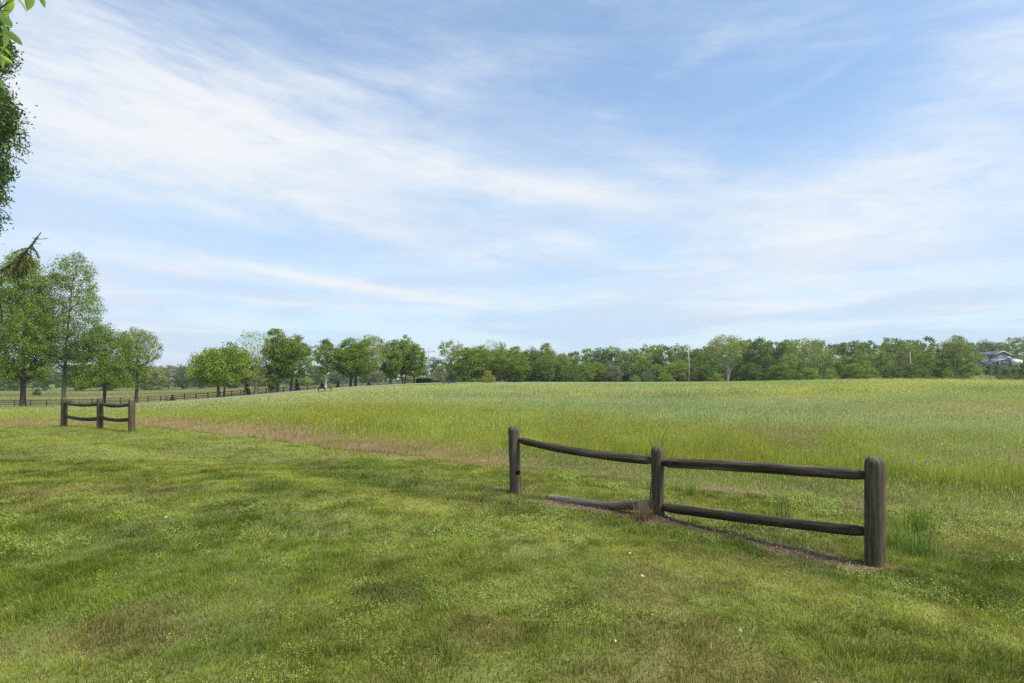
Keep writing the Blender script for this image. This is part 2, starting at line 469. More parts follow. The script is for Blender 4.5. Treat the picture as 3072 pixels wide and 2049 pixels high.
M = dict(
    ground=mat_ground(), lawn=mat_blades("lawn_blades", .40, .008), meadow=mat_blades("meadow_blades", .42, 0.0),
    weed=mat_blades("weed_leaves", .4, .03),
    post=mat_log("weathered_post_wood", (.042, .034, .022), (.118, .096, .064), (.24, .205, .155), .45, True),
    rail=mat_log("dark_rail_wood", (.020, .016, .010), (.072, .056, .037), (.20, .165, .125), .25),
    rail_pale=mat_log("split_rail_wood", (.09, .07, .05), (.25, .205, .15), (.44, .39, .31), .1),
    hole=mat_flat("dark_recess", (.008, .007, .006), .95),
    board=mat_flat("weathered_board", (.060, .056, .050), .85, .2, 4.0, .4),
    boardpale=mat_flat("pale_weathered_board", (.20, .19, .165), .85, .2, 4.0, .3),
    pole=mat_bark("utility_pole_wood", (.26, .245, .22), .6),
    bark=mat_bark("brown_grey_bark", (.105, .088, .07), 1.0), barkdark=mat_bark("dark_bark", (.055, .048, .04), 1.0),
    barkpale=mat_bark("pale_sycamore_bark", (.40, .38, .33), .8), twig=mat_bark("grey_twig", (.12, .105, .09), 1.0),
    road=mat_gravel(),
    f_mid=mat_foliage("foliage_mid_green", (.150, .215, .030)), f_bright=mat_foliage("foliage_bright_green", (.178, .250, .035)),
    f_dark=mat_foliage("foliage_dark_green", (.110, .165, .036)), f_olive=mat_foliage("foliage_olive", (.190, .235, .055)),
    f_pale=mat_foliage("foliage_pale_olive", (.225, .265, .080)), f_grey=mat_foliage("foliage_grey_mauve", (.185, .185, .115)),
    f_cedar=mat_foliage("foliage_cedar", (.032, .050, .028), .3, .12), f_brown=mat_foliage("foliage_brown_green", (.130, .140, .048)),
    f_gold=mat_foliage("foliage_gold_olive", (.270, .250, .050)), f_blue=mat_foliage("foliage_blue_green", (.125, .180, .075)),
    f_white=mat_foliage("foliage_cream_green", (.33, .40, .20)),
    f_ivy=mat_foliage("foliage_near_dark", (.060, .110, .020), .45, .3, .04),
    needle=mat_foliage("spruce_needles", (.125, .135, .055), .4, .2, .02),
)
M['bigleaf'] = (lambda: (new_mat("broad_leaf_surface"), finish(leafy(mixc(attr('tint'), (.13, .26, .02), (.30, .42, .05)), .55, .06, (.42, .60, .05, 1.0))))[0])()

# ------------------------------------------------------------------ colour design of the ground cover (albedo)
def lerp(a, b, t): t = np.asarray(t)[..., None]; return a * (1 - t) + np.asarray(b) * t
def strip(X, Y):
    """0..1 worn brown strip under the near fence"""
    d = np.minimum(seg_dist(X + .10, Y + .12, FENCE[0], FENCE[1]), seg_dist(X + .10, Y + .12, FENCE[1], (.7, 8.0)))
    d2 = seg_dist(X, Y, (3.33, 5.20), (3.45, 5.08))
    d = np.minimum(d, d2 + .05) + (fbm(X * 3, Y * 3, 71, 3) - .5) * .28
    m = 1 - sstep(d, .04, .19)
    md = np.hypot(X - 1.78, Y - 6.92) + (fbm(X * 4, Y * 4, 72, 2) - .5) * .2
    return np.maximum(m, 1 - sstep(md, .16, .36))
def lawn_col(X, Y):
    n1, n2, n3 = fbm(X * .35, Y * .35, 11, 4), fbm(X * 1.1, Y * 1.1, 12, 4), fbm(X * 3.2, Y * 3.2, 13, 3)
    c = lerp(np.array([.128, .190, .018]), (.190, .240, .034), sstep(n1, .36, .60))
    c = lerp(c, (.070, .130, .012), sstep(n2, .52, .68) * .55)
    c = lerp(c, (.235, .215, .060), sstep(fbm(X * .8 + 9, Y * .8, 14, 4), .58, .74) * .5)
    c = lerp(c, (.15, .115, .05), sstep(n3 * .6 + n2 * .4, .62, .74) * .3)
    s = mower(X, Y)
    st = np.sin(s * 2 * np.pi / 1.55) * .5 + .5
    c = c * (1 + .24 * (st - .5) * sstep(Y, 4, 10))[..., None]
    c = lerp(c, (.270, .310, .050), np.exp(-((s + 3.35) / .42) ** 2) * .85 + np.exp(-((s + .5) / .5) ** 2) * .55)
    c = lerp(c, (.085, .14, .014), np.exp(-((s + 2.45) / .36) ** 2) * .6)
    c = lerp(c, (.225, .285, .030), sstep(Y, 10, 17) * .6)
    return lerp(c, (.20, .145, .085), strip(X, Y) * .95)
def meadow_col(X, Y):
    s = bound(X, Y) + (fbm(X * .5, Y * .5, 21, 3) - .5) * 1.1
    D = np.hypot(X, Y)
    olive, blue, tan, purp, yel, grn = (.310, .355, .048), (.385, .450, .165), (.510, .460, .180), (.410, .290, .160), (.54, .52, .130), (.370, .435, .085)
    k = np.clip(D / 18, .55, 1.6)
    s2_ = s + (fbm(X * 2.2, Y * 2.2, 29, 3) - .5) * 1.6
    olive = (.310, .340, .038)
    c = lerp(np.zeros(X.shape + (3,)) + purp, olive, sstep(s2_, .9 * k, 2.5 * k))
    c = lerp(c, (.30, .33, .06), sstep(fbm(X * 1.3, Y * 1.3, 30, 3), .52, .66) * .55 * (1 - sstep(s, 2, 4)))
    c = lerp(c, grn, sstep(fbm(X * .3, Y * .3, 22, 3), .45, .65) * .6 * sstep(s, 2, 4))
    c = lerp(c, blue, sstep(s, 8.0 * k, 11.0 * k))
    # inner red sorrel drifts in front of the blue green
    right = sstep(X / Y, -.05, .25)
    c = lerp(c, (.36, .29, .16), right * sstep(fbm(X * .45, Y * .45, 23, 4), .50, .62) * sstep(s, 3.0, 4.5) * (1 - sstep(s, 8, 11)) * .5)
    far = sstep(s, 12, 22)
    big, mid = fbm(X * .030, Y * .055, 24, 4), fbm(X * .075 + 4, Y * .15, 25, 4)
    c = lerp(c, grn, far * sstep(big, .50, .66) * .75)
    c = lerp(c, tan, far * sstep(mid, .51, .63) * .85)
    c = lerp(c, (.19, .275, .11), far * sstep(fbm(X * .05 - 8, Y * .12 + 5, 26, 4), .55, .68) * .6)
    px = X / Y * F + CX
    yb = np.exp(-(((px - 2480) / 260) ** 2)) * np.exp(-(((Y - 50) / 13) ** 2)) + .7 * np.exp(-(((px - 2850) / 260) ** 2)) * np.exp(-(((Y - 75) / 12) ** 2))
    c = lerp(c, yel, np.clip(yb * 1.6, 0, 1) * sstep(fbm(X * .5, Y * .12, 27, 4), .25, .50))
    edge = beyond_drive(X, Y)
    c = lerp(c, (.20, .245, .045), sstep(edge, -30, -14) * .7 * sstep(fbm(X * .1, Y * .2, 28, 3), .35, .55))
    c = lerp(c, tan, sstep(edge, -9, -3) * .45)
    lane = (np.abs(((X * .94 - Y * .34) / 3.1) % 1 - .5) < .10)
    c = lerp(c, (.24, .30, .05), far * sstep(fbm(X * .11 + 3, Y * .32, 91, 4), .60, .72) * .7)
    c = c * (1 - .07 * lane * far * sstep(Y, 30, 45))[..., None]
    return c
def verge_col(X, Y):
    c = lerp(np.zeros(X.shape + (3,)) + (.105, .165, .045), (.19, .215, .08), sstep(fbm(X * .2, Y * .2, 31, 3), .35, .65))
    return c
def pasture_col(X, Y):
    n, m_ = fbm(X * .02, Y * .06, 32, 4), fbm(X * .06, Y * .2, 33, 4)
    c = lerp(np.zeros(X.shape + (3,)) + (.225, .245, .095), (.33, .30, .125), sstep(n, .4, .62))
    return lerp(c, (.15, .19, .07), sstep(m_, .5, .68) * .7)
def cover_col(X, Y):
    b = bound(X, Y); e = beyond_drive(X, Y)
    c = lerp(lawn_col(X, Y) , np.array([.5, .5, .5]), 0 * X)
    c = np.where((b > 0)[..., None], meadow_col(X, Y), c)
    px = X / np.maximum(Y, 1) * F + CX
    c = np.where(((e > 0) & (Y > 60))[..., None], verge_col(X, Y), c)
    yf = np.interp(X / np.maximum(Y, 1), BFP[:, 0] / BFP[:, 1], BFP[:, 1])
    c = np.where(((Y > yf) & (px < 1260) & (Y > 60))[..., None], pasture_col(X, Y), c)
    c = np.where(((Y > 185) & (px > 1260))[..., None], np.array([.055, .075, .03]), c)
    c = np.where(((Y > 262) & (px > 2800))[..., None], np.array([.13, .19, .06]), c)
    c = np.where((Y > 330)[..., None], np.array([.05, .07, .03]), c)
    return c

# ------------------------------------------------------------------ ground sheet
def build_ground():
    th = np.concatenate([np.linspace(-52, 52, 520), np.linspace(54, 306, 90)])
    th = np.radians(th)
    r = np.concatenate([[0.0], np.geomspace(.8, 30, 150), np.geomspace(30.4, 420, 190), np.geomspace(440, 5000, 30)])
    A, Rr = np.meshgrid(th, r); X, Y = np.sin(A) * Rr, np.cos(A) * Rr
    Z = terr(X, Y)
    b = bound(X, Y)
    n, m_ = X.shape
    V = np.stack([X, Y, Z], -1).reshape(-1, 3)
    i = np.arange(n - 1)[:, None] * m_; j = np.arange(m_)[None]; k = (j + 1) % m_
    Fc = np.stack([i + j, i + k, i + m_ + k, i + m_ + j], -1).reshape(-1, 4)
    Fc = Fc[:, ::-1]
    me = mk_mesh("ground", V, [Fc], True)
    C = cover_col(X, Y)
    soil = np.array([.105, .082, .055])
    D = np.hypot(X, Y)
    t = np.where(b > 0, .55, .50) * (1 - sstep(D, 25, 130))
    C = C * (1 - t[..., None]) + soil * t[..., None]
    C = C * np.where((b > 0) & (D < 200), .85, 1.0)[..., None]
    set_attr(me, 'col', C.reshape(-1, 3), 'FLOAT_VECTOR')
    tag(link("ground", me, M['ground']), kind='structure')
build_ground()

def ribbon(name, path, width, mat, lift=.05, camber=.16):
    P = path; T = np.gradient(P, axis=0); T /= np.linalg.norm(T, axis=1)[:, None]; N = np.stack([-T[:, 1], T[:, 0]], -1)
    offs = [-width / 2 - .5, -width / 2, -width / 4, 0, width / 4, width / 2, width / 2 + .5]; rows = []
    for k, o in enumerate(offs):
        q = P + N * o; z = terr(q[:, 0], q[:, 1], False) + (lift + .07 + camber * (o / width) * np.sign(N[:, 1]) if 0 < k < 6 else -.25)
        rows.append(np.column_stack([q, z]))
    V = np.stack(rows, 1); n, m_ = V.shape[:2]
    i = np.arange(n - 1)[:, None] * m_; j = np.arange(m_ - 1)[None]
    Fc = np.stack([i + j, i + j + 1, i + m_ + j + 1, i + m_ + j], -1).reshape(-1, 4)
    return tag(link(name, mk_mesh(name, V.reshape(-1, 3), [Fc]), mat), kind='structure')
_sp = int(np.argmin(np.hypot(DRD[:, 0] - W(1420, 164), DRD[:, 1] - 164)))
ribbon("driveway", DRD[:_sp + 1], 4.2, M['road'], .10)
ribbon("road", DRD[_sp:], 6.0, M['road'], .14)

# ------------------------------------------------------------------ grass
rngG = np.random.default_rng(5)
def wedge(rng, n, y0, y1, u0=-.98, u1=.98, power=1.0):
    """points spread evenly per square metre over a wedge of ground in front of the viewpoint"""
    y = np.sqrt(rng.uniform(y0 ** 2, y1 ** 2, n)); u = rng.uniform(u0, u1, n)
    return y * u, y
def blades(X, Y, h, w, col, rng, lean=.35, curl=.6, seg=2, zoff=0.0, tipcol=None, dirx=None):
    """every blade its own little bent strip"""
    n = len(X); Z = terr(X, Y) + zoff
    th = rng.uniform(0, 2 * np.pi, n)
    ld = rng.uniform(0, 2 * np.pi, n) if dirx is None else dirx + rng.normal(0, .9, n)
    la = np.abs(rng.normal(0, lean, n))
    dx, dy = np.cos(ld) * la, np.sin(ld) * la
    sx, sy = np.cos(th) * w / 2, np.sin(th) * w / 2
    if seg == 2:
        t = np.array([0, 0, .55, .55, 1.0]); sg = np.array([-1, 1, -.75, .75, 0])
        kk = np.array([0, 0, .30, .30, 1.0])
    else:
        t = np.array([0, 0, 1.0]); sg = np.array([-1, 1, 0]); kk = t
    px = X[:, None] + sx[:, None] * sg + (dx * h)[:, None] * kk
    py = Y[:, None] + sy[:, None] * sg + (dy * h)[:, None] * kk
    drop = 1 - curl * .5 * (la ** 2)[:, None] * kk
    pz = Z[:, None] + h[:, None] * t * np.clip(drop, .2, 1)
    V = np.stack([px, py, pz], -1).reshape(-1, 3)
    m_ = len(t); b = np.arange(n)[:, None] * m_
    Fs = [b + np.array([0, 1, 3, 2]), b + np.array([2, 3, 4])] if seg == 2 else [b + np.array([0, 1, 2])]
    g = .55 + .45 * t if seg == 2 else np.array([.75, .75, 1.0])
    tc = col if tipcol is None else tipcol
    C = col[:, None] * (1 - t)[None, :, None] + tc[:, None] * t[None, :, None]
    return V, Fs, C.reshape(-1, 3)
def join(parts, name, mat, label, cat):
    V, C, n, F3, F4 = [], [], 0, [], []
    for v, fs, c in parts:
        V.append(v); C.append(c)
        for f in fs: (F4 if f.shape[1] == 4 else F3).append(f + n)
        n += len(v)
    me = mk_mesh(name, np.concatenate(V), [np.concatenate(f) for f in (F4, F3) if f])
    set_attr(me, 'col', np.concatenate(C), 'FLOAT_VECTOR')
    return tag(link(name, me, mat), label, cat, kind='stuff')

def jit(c, rng, a=.22, warm=.10):
    n = len(c); k = 1 + rng.normal(0, a, n)[:, None]; c = c * np.clip(k, .4, 1.8)
    w = rng.normal(0, warm, n)[:, None]
    return np.clip(c * (1 + w * np.array([1.0, .2, -1.0])), .004, .8)

def build_lawn():
    rng = rngG; parts = []
    def layer(n, y0, y1, h, w, seg, dead=.10):
        X, Y = wedge(rng, n, y0, y1)
        b = bound(X, Y) + (fbm(X * 1.3, Y * 1.3, 40, 3) - .5) * .5
        keep = (b < .25) & (X < 9) ; X, Y = X[keep], Y[keep]
        st = strip(X, Y); bare = sstep(fbm(X * .9, Y * .9, 41, 4) * .6 + fbm(X * 4, Y * 4, 42, 2) * .4, .585, .67)
        keep = rng.uniform(size=len(X)) > np.maximum(st * .80, bare * .45); X, Y, st = X[keep], Y[keep], st[keep]
        hn = fbm(X * 1.6, Y * 1.6, 43, 3); hc = fbm(X * 6, Y * 6, 44, 2)
        H = h * (.30 + .70 * hn + 1.5 * np.maximum(hc - .45, 0) * 2 * hn) * rng.uniform(.5, 1.25, len(X)) * (1 - .45 * st)
        c = jit(lawn_col(X, Y), rng, .20)
        dd = rng.uniform(size=len(X)) < dead + .4 * st + .15 * sstep(fbm(X * .8 + 9, Y * .8, 14, 4), .52, .66)
        c[dd] = jit(np.tile(np.array([.27, .225, .12]), (dd.sum(), 1)), rng, .25)
        c = c * (.66 + .44 * vnoise(X * 9, Y * 9, 45) + .36 * vnoise(X * 3.4, Y * 3.4, 47))[:, None]
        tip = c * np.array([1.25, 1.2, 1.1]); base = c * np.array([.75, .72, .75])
        dirx = fbm(X * .8, Y * .8, 46, 2) * 14
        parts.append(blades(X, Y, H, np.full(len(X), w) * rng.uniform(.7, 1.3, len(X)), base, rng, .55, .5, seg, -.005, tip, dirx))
    layer(330000, 2.6, 6.0, .060, .0038, 2)
    layer(430000, 6.0, 12.0, .060, .0065, 2)
    layer(330000, 12.0, 26.0, .065, .013, 1)
    join(parts, "lawn_grass", M['lawn'], "short mown green lawn grass in the foreground with dry and bare patches", "grass")

def build_meadow():
    rng = rngG; parts = []
    def layer(n, y0, y1, h, w, seg):
        X, Y = wedge(rng, n, y0, y1)
        b = bound(X, Y) + (fbm(X * 1.1, Y * 1.1, 50, 3) - .5) * .7
        e = beyond_drive(X, Y)
        keep = (b > .0) & (e < -4.2); X, Y, b, e = X[keep], Y[keep], b[keep], e[keep]
        c = meadow_col(X, Y)
        hn = fbm(X * .6, Y * .6, 51, 3)
        ramp_ = .30 + .70 * sstep(b, .2, 5.0)
        hscale = 1 - .45 * sstep(b, .0, 1.0) * 0
        H = h * (.55 + .8 * hn) * ramp_ * rng.uniform(.55, 1.15, len(X))
        H = H * np.where(X / Y * F + CX < 330, 1.15, .22 + .78 * sstep(-e, 5, 20))
        # low weedy fringe just past the mown edge on the right
        fr = (X / Y > -.02) & (b < 2.6)
        H = np.where(fr, H * .55, H)
        c = np.where(fr[:, None], lerp(c, (.20, .26, .075), np.full(len(X), .75)), c)
        c = jit(c, rng, .27)
        pale = rng.uniform(size=len(X)) < .12
        c[pale] = jit(np.tile(np.array([.40, .40, .22]), (pale.sum(), 1)), rng, .15)
        c = c * (.85 + .32 * vnoise(X * 1.7, Y * .8, 52))[:, None]
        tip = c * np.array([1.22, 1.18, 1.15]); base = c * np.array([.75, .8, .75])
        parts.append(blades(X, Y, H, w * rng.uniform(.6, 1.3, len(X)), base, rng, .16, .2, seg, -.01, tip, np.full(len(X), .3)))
    layer(620000, 5.0, 16.0, .42, .0050, 2)
    layer(640000, 16.0, 40.0, .42, .011, 1)
    layer(420000, 40.0, 90.0, .42, .030, 1)
    layer(240000, 90.0, 170.0, .42, .080, 1)
    # seed heads standing over the blades
    def heads(n, y0, y1, L, wd):
        X, Y = wedge(rng, n, y0, y1); b = bound(X, Y); e = beyond_drive(X, Y)
        k = (b > .6) & (e < -8); X, Y, b = X[k], Y[k], b[k]
        H = .42 * (.55 + .8 * fbm(X * .6, Y * .6, 51, 3)) * (.30 + .70 * sstep(b, .2, 5.0)) * rng.uniform(.75, 1.45, len(X))
        fr = (X / Y > -.02) & (b < 2.6); H = np.where(fr, H * .6, H)
        c = lerp(meadow_col(X, Y), (.50, .47, .26), rng.uniform(0, .42, len(X))); c = jit(c, rng, .25)
        n_ = len(X); Z = terr(X, Y); a = rng.uniform(0, 6.28, n_); tl = rng.normal(0, .25, (n_, 2)); tl[:, 0] += .2
        B = np.stack([X, Y, Z + H], -1); T = B + np.stack([tl[:, 0] * L, tl[:, 1] * L, np.full(n_, L)], -1) * rng.uniform(.6, 1.3, n_)[:, None]
        sd = np.stack([np.cos(a), np.sin(a), 0 * a], -1) * wd / 2; m = (B + T) / 2
        V = np.stack([B, m + sd, T, m - sd], 1).reshape(-1, 3)
        parts.append((V, [np.arange(n_)[:, None] * 4 + np.arange(4)], np.repeat(c, 4, axis=0)))
    heads(60000, 6, 16, .055, .010)
    heads(90000, 16, 40, .07, .020)
    heads(60000, 40, 90, .11, .055)
    join(parts, "meadow_grass", M['meadow'], "tall uncut meadow grass in green, tan, yellow and rust drifts across the field", "tall grass")

def build_pasture():
    rng = rngG; parts = []
    X, Y = wedge(rng, 260000, 92, 300, -.98, -.10)
    e = beyond_drive(X, Y); keep = (e > 3.2); X, Y = X[keep], Y[keep]
    c = cover_col(X, Y)
    yf = np.interp(X / Y, BFP[:, 0] / BFP[:, 1], BFP[:, 1])
    H = np.where(Y > yf, .30, .12) * rng.uniform(.5, 1.2, len(X)) * (.6 + .8 * fbm(X * .2, Y * .2, 61, 3))
    c = jit(c, rng, .14)
    parts.append(blades(X, Y, H, .10 * rng.uniform(.6, 1.4, len(X)) * (Y / 130), c * .8, rng, .2, .2, 1, -.01, c * 1.15))
    join(parts, "pasture_grass", M['meadow'], "pale rough grass of the pasture behind the board fence", "grass")
build_lawn(); build_meadow(); build_pasture()

def leaves_mesh(P, L, Wd, rng, up=.3, tint=None, name="crown", fold=False):
    """P centres; each leaf a small kite"""
    n = len(P)
    nrm = rng.normal(size=(n, 3)); nrm[:, 2] = nrm[:, 2] * .8 + up; nrm /= np.linalg.norm(nrm, axis=1)[:, None]
    a = rng.normal(size=(n, 3)); u = np.cross(nrm, a); u /= np.linalg.norm(u, axis=1)[:, None]; v = np.cross(nrm, u)
    L = np.broadcast_to(L, n)[:, None]; Wd = np.broadcast_to(Wd, n)[:, None]
    V = np.stack([P - u * L / 2, P + v * Wd / 2 - u * L * .08, P + u * L / 2, P - v * Wd / 2 - u * L * .08], 1).reshape(-1, 3)
    Fc = np.arange(n)[:, None] * 4 + np.arange(4)
    me = mk_mesh(name, V, [Fc])
    set_attr(me, 'tint', tint if tint is not None else rng.uniform(size=n), 'FLOAT', 'FACE')
    return me

# low broad-leaved weeds in the lawn
def build_weeds():
    rng = np.random.default_rng(77)
    X, Y = wedge(rng, 80000, 2.6, 15.0)
    f = fbm(X * .75 + 3, Y * .75, 81, 4) * .55 + fbm(X * 3, Y * 3, 82, 3) * .45
    near_band = np.exp(-((bound(X, Y) + .1) / .6) ** 2) * .10 - sstep(Y, 6, 9) * .12
    blob = .13 * np.exp(-((X - .3) / 1.3) ** 2 - ((Y - 4.3) / .9) ** 2) + .10 * np.exp(-((X + 2.3) / 1.2) ** 2 - ((Y - 3.3) / .5) ** 2)
    keep = (f + blob + near_band > .585) & (bound(X, Y) < 1.6) & (strip(X, Y) < .5)
    X, Y = X[keep], Y[keep]; n = len(X)
    Z = terr(X, Y)
    stems = 3; P, T, S_ = [], [], []
    ctint = rng.uniform(size=n)
    for k in range(stems):
        lx, ly = rng.normal(0, .03, n), rng.normal(0, .03, n)
        hh = rng.uniform(.03, .085, n)
        for j in range(6):
            t = (j + 1) / 6
            P.append(np.stack([X + lx * t + rng.normal(0, .006, n), Y + ly * t + rng.normal(0, .006, n), Z + hh * t + rng.normal(0, .003, n)], -1))
            T.append(ctint); S_.append(np.full(n, .0140 - .004 * t) * rng.uniform(.7, 1.3, n) * np.clip(Y / 5, .9, 1.7))
    P = np.concatenate(P); T = np.concatenate(T); S_ = np.concatenate(S_)
    me = leaves_mesh(P, S_, S_ * .55, rng, 1.2, None, "lawn_weeds")
    c = lerp(np.tile(np.array([.25, .34, .055]), (len(P), 1)), (.38, .37, .07), sstep(T, .5, .95)); c = jit(c, rng, .18)
    set_attr(me, 'col', np.repeat(c, 4, axis=0), 'FLOAT_VECTOR')
    tag(link("lawn_weeds", me, M['weed']), "pale green low chickweed sprawling in clumps over the mown lawn", "weeds", kind='stuff')
build_weeds()

def build_clippings():
    """dead stalks and crumbs of dry mulch lying along the worn strip"""
    rng = np.random.default_rng(78)
    X = rng.uniform(.2, 4.0, 60000); Y = rng.uniform(4.3, 8.9, 60000)
    s = strip(X, Y); keep = rng.uniform(size=len(X)) < s * .8; X, Y = X[keep], Y[keep]; n = len(X)
    P = np.stack([X, Y, terr(X, Y) + np.abs(rng.normal(0, .012, n))], -1)
    me = leaves_mesh(P, rng.uniform(.015, .06, n), rng.uniform(.003, .009, n), rng, .8, None, "dry_mulch")
    c = jit(np.tile(np.array([.30, .21, .12]), (n, 1)), rng, .45); set_attr(me, 'col', np.repeat(c, 4, axis=0), 'FLOAT_VECTOR')
    tag(link("dry_mulch", me, M['weed']), "brown dead grass and crumbs of mulch strewn along the foot of the near fence", "dead grass", kind='stuff')
build_clippings()

# ------------------------------------------------------------------ trees
PROF = {
    'round': [(0, .35), (.15, .8), (.35, 1), (.6, .95), (.8, .72), (.93, .42), (1, .12)],
    'oval': [(0, .35), (.2, .75), (.45, 1), (.7, .85), (.88, .55), (1, .12)],
    'tall': [(0, .6), (.2, .95), (.4, 1), (.6, .9), (.8, .70), (.93, .48), (1, .2)],
    'spread': [(0, .55), (.2, .95), (.45, 1), (.7, .85), (.88, .55), (1, .2)],
    'dome': [(0, .9), (.2, 1), (.5, .95), (.75, .75), (.92, .45), (1, .15)],
    'umbrella': [(0, .35), (.3, .7), (.6, 1), (.8, .9), (.94, .55), (1, .2)],
    'cone': [(0, 1), (.2, .85), (.5, .55), (.8, .25), (1, .04)],
    'vase': [(0, .2), (.3, .55), (.6, .9), (.8, 1), (.93, .75), (1, .3)],
}
def skeleton(rng, H, c0, Rx, prof, ncl, trunk_r, lean=(0, 0), multi=1, asym=.22, squash=.8, outer=.5):
    px, pr = zip(*PROF[prof])
    N, par = [], []
    roots = []
    top = H * (.86 if prof != 'vase' else .55)
    for m_ in range(multi):
        ang = rng.uniform(0, 6.28); spread = .0 if multi == 1 else Rx * .35
        last = -1; nst = 14
        for k in range(nst + 1):
            t = k / nst
            wob = .12 * math.sin(3 * t + m_) * Rx * .2
            x = lean[0] * t * t + math.cos(ang) * (spread * t ** .8 + (.0 if multi == 1 else trunk_r * .8)) + wob * math.cos(m_ + 1)
            y = lean[1] * t * t + math.sin(ang) * (spread * t ** .8 + (.0 if multi == 1 else trunk_r * .8)) + wob * math.sin(m_ + 1)
            N.append((x, y, -.4 if k == 0 else top * t)); par.append(last); last = len(N) - 1
    nt_ = len(N)
    t = rng.uniform(0, 1, ncl * 8); r_ = np.interp(t, px, pr)
    keep = rng.uniform(0, 1, len(t)) < (r_ ** 1.6 + .06); t, r_ = t[keep][:ncl], r_[keep][:ncl]
    a = rng.uniform(0, 2 * np.pi, len(t)); ph = rng.uniform(0, 6.28, 4)
    lob = 1 + asym * (np.sin(2 * a + ph[0] + 2 * t) * .5 + np.sin(3 * a + ph[1] - 5 * t) * .5 + np.sin(5 * a + ph[2] + 9 * t) * .4)
    rr = r_ * Rx * lob * rng.uniform(0, 1, len(t)) ** outer
    C = np.stack([np.cos(a) * rr + lean[0] * t, np.sin(a) * rr * squash + lean[1] * t, c0 + (H - c0) * t * (1 - .04 * rng.uniform(size=len(t)))], -1)
    order = np.argsort(rr + .3 * (C[:, 2] - c0))
    clump_nodes = []
    Na = np.zeros((nt_ + len(C) * 4, 3)); Na[:nt_] = N; cnt = nt_
    ok0 = np.zeros(len(Na), bool)
    for k in range(nt_): ok0[k] = Na[k, 2] > c0 * .75
    for ci in order:
        P = C[ci]; D = Na[:cnt] - P; d = np.linalg.norm(D, axis=1)
        hd = np.hypot(D[:, 0], D[:, 1])
        cost = d + 1.3 * np.maximum(0, D[:, 2] + .35 * hd) ; cost[~ok0[:cnt]] += 1e3
        j = int(np.argmin(cost)); q = Na[j]; L = d[j]; last = j
        steps = 2 if L > 1.2 else 1
        for s_ in range(1, steps + 1):
            f = s_ / steps; p = q * (1 - f) + P * f
            if s_ < steps: p = p + np.array([rng.normal(0, .06) * L, rng.normal(0, .06) * L, .06 * L])
            Na[cnt] = p; ok0[cnt] = True; par.append(last); last = cnt; cnt += 1
        clump_nodes.append(last)
    Na = Na[:cnt]; par = np.array(par)
    rad2 = np.zeros(cnt); rad2[clump_nodes] = (trunk_r * .045) ** 2 + .012 ** 2
    for k in range(cnt - 1, -1, -1):
        if par[k] >= 0: rad2[par[k]] += rad2[k]
    rad = np.sqrt(rad2)
    # force the trunk taper
    for m_ in range(multi):
        b = m_ * 15
        rm = trunk_r / (multi ** .5)
        for k in range(15):
            t_ = k / 14
            rad[b + k] = rm * (1 - .88 * t_ ** .9) * (1.35 if k == 0 else 1)
    for k in range(nt_, cnt):
        rad[k] = min(rad[k], rad[par[k]] * .8)
    return Na, par, rad, C, nt_
def trunk_mesh(Na, par, rad, nt_, minr=.02, name="trunk", multi=1):
    mb = MB()
    for m_ in range(multi):
        i = slice(m_ * 15, m_ * 15 + 15); mb.tube(Na[i], rad[i], 9, False)
    for k in range(nt_, len(Na)):
        if rad[k] < minr: continue
        p = par[k]; r0 = min(rad[p], rad[k] * 1.35)
        mb.tube(np.array([Na[p], Na[k]]), [r0, rad[k]], 5 if rad[k] > .06 else 3, False)
    return mb.mesh(name, True)
def crown_mesh(rng, C, per, cr, L, flat=.65, name="crown", up=.35, keepfn=None, wd=.62):
    k = max(1, per); n = len(C) * k
    B = np.repeat(C, k, axis=0)
    G = rng.normal(size=(n, 3)); G /= np.linalg.norm(G, axis=1)[:, None] + 1e-9
    G *= (rng.uniform(size=n) ** .45)[:, None]
    cs = np.repeat(cr * rng.uniform(.65, 1.3, len(C)), k)[:, None]
    P = B + G * cs * np.array([1, 1, flat])
    P[:, 2] -= .10 * cs[:, 0] * (np.abs(G[:, 0]) + np.abs(G[:, 1]))
    tint = np.clip(np.repeat(rng.uniform(.2, .8, len(C)), k) + rng.normal(0, .16, n), 0, 1)
    return leaves_mesh(P, L * rng.uniform(.65, 1.3, n), L * wd * rng.uniform(.7, 1.2, n), rng, up, tint, name)

TREES = 0
def tree(px, topy, wpx, Y, prof, fol, label, group=None, cat='tree', c0=.3, ncl=220, per=40, leaf=.28, cr=None, trunk=.25,
         bark='bark', lean=(0, 0), multi=1, seed=None, minr=.03, outer=.5, name='deciduous_tree', asym=.22, basez=None, flat=.65, up=.35, xoff=0):
    """a tree set by the column of its foot, the row of its top, its width in the photo and its distance"""
    global TREES
    TREES += 1; rng = np.random.default_rng(seed if seed is not None else 1000 + TREES)
    x = W(px, Y); z0 = tz(x, Y) if basez is None else basez
    H = ZY(topy, Y) - z0; Rx = wpx / 2 / F * Y
    cr = cr or max(.35, .17 * Rx + .25)
    Rr = max(.2, Rx - cr * .55)
    Na, par, rad, C, nt_ = skeleton(rng, H - cr * .4, H * c0 + cr * .4, Rr, prof, ncl, trunk, lean, multi, asym, .9, outer)
    root = empty(name, (x, Y, z0), label, cat, group)
    link("trunk", trunk_mesh(Na, par, rad, nt_, minr, "trunk", multi), M[bark], root)
    link("crown", crown_mesh(rng, C, per, cr, leaf, flat, up=up), M[fol], root)
    return root

G_BIG, G_DRIVE = "big trees on the left beyond the short fence", "trees lining the driveway"
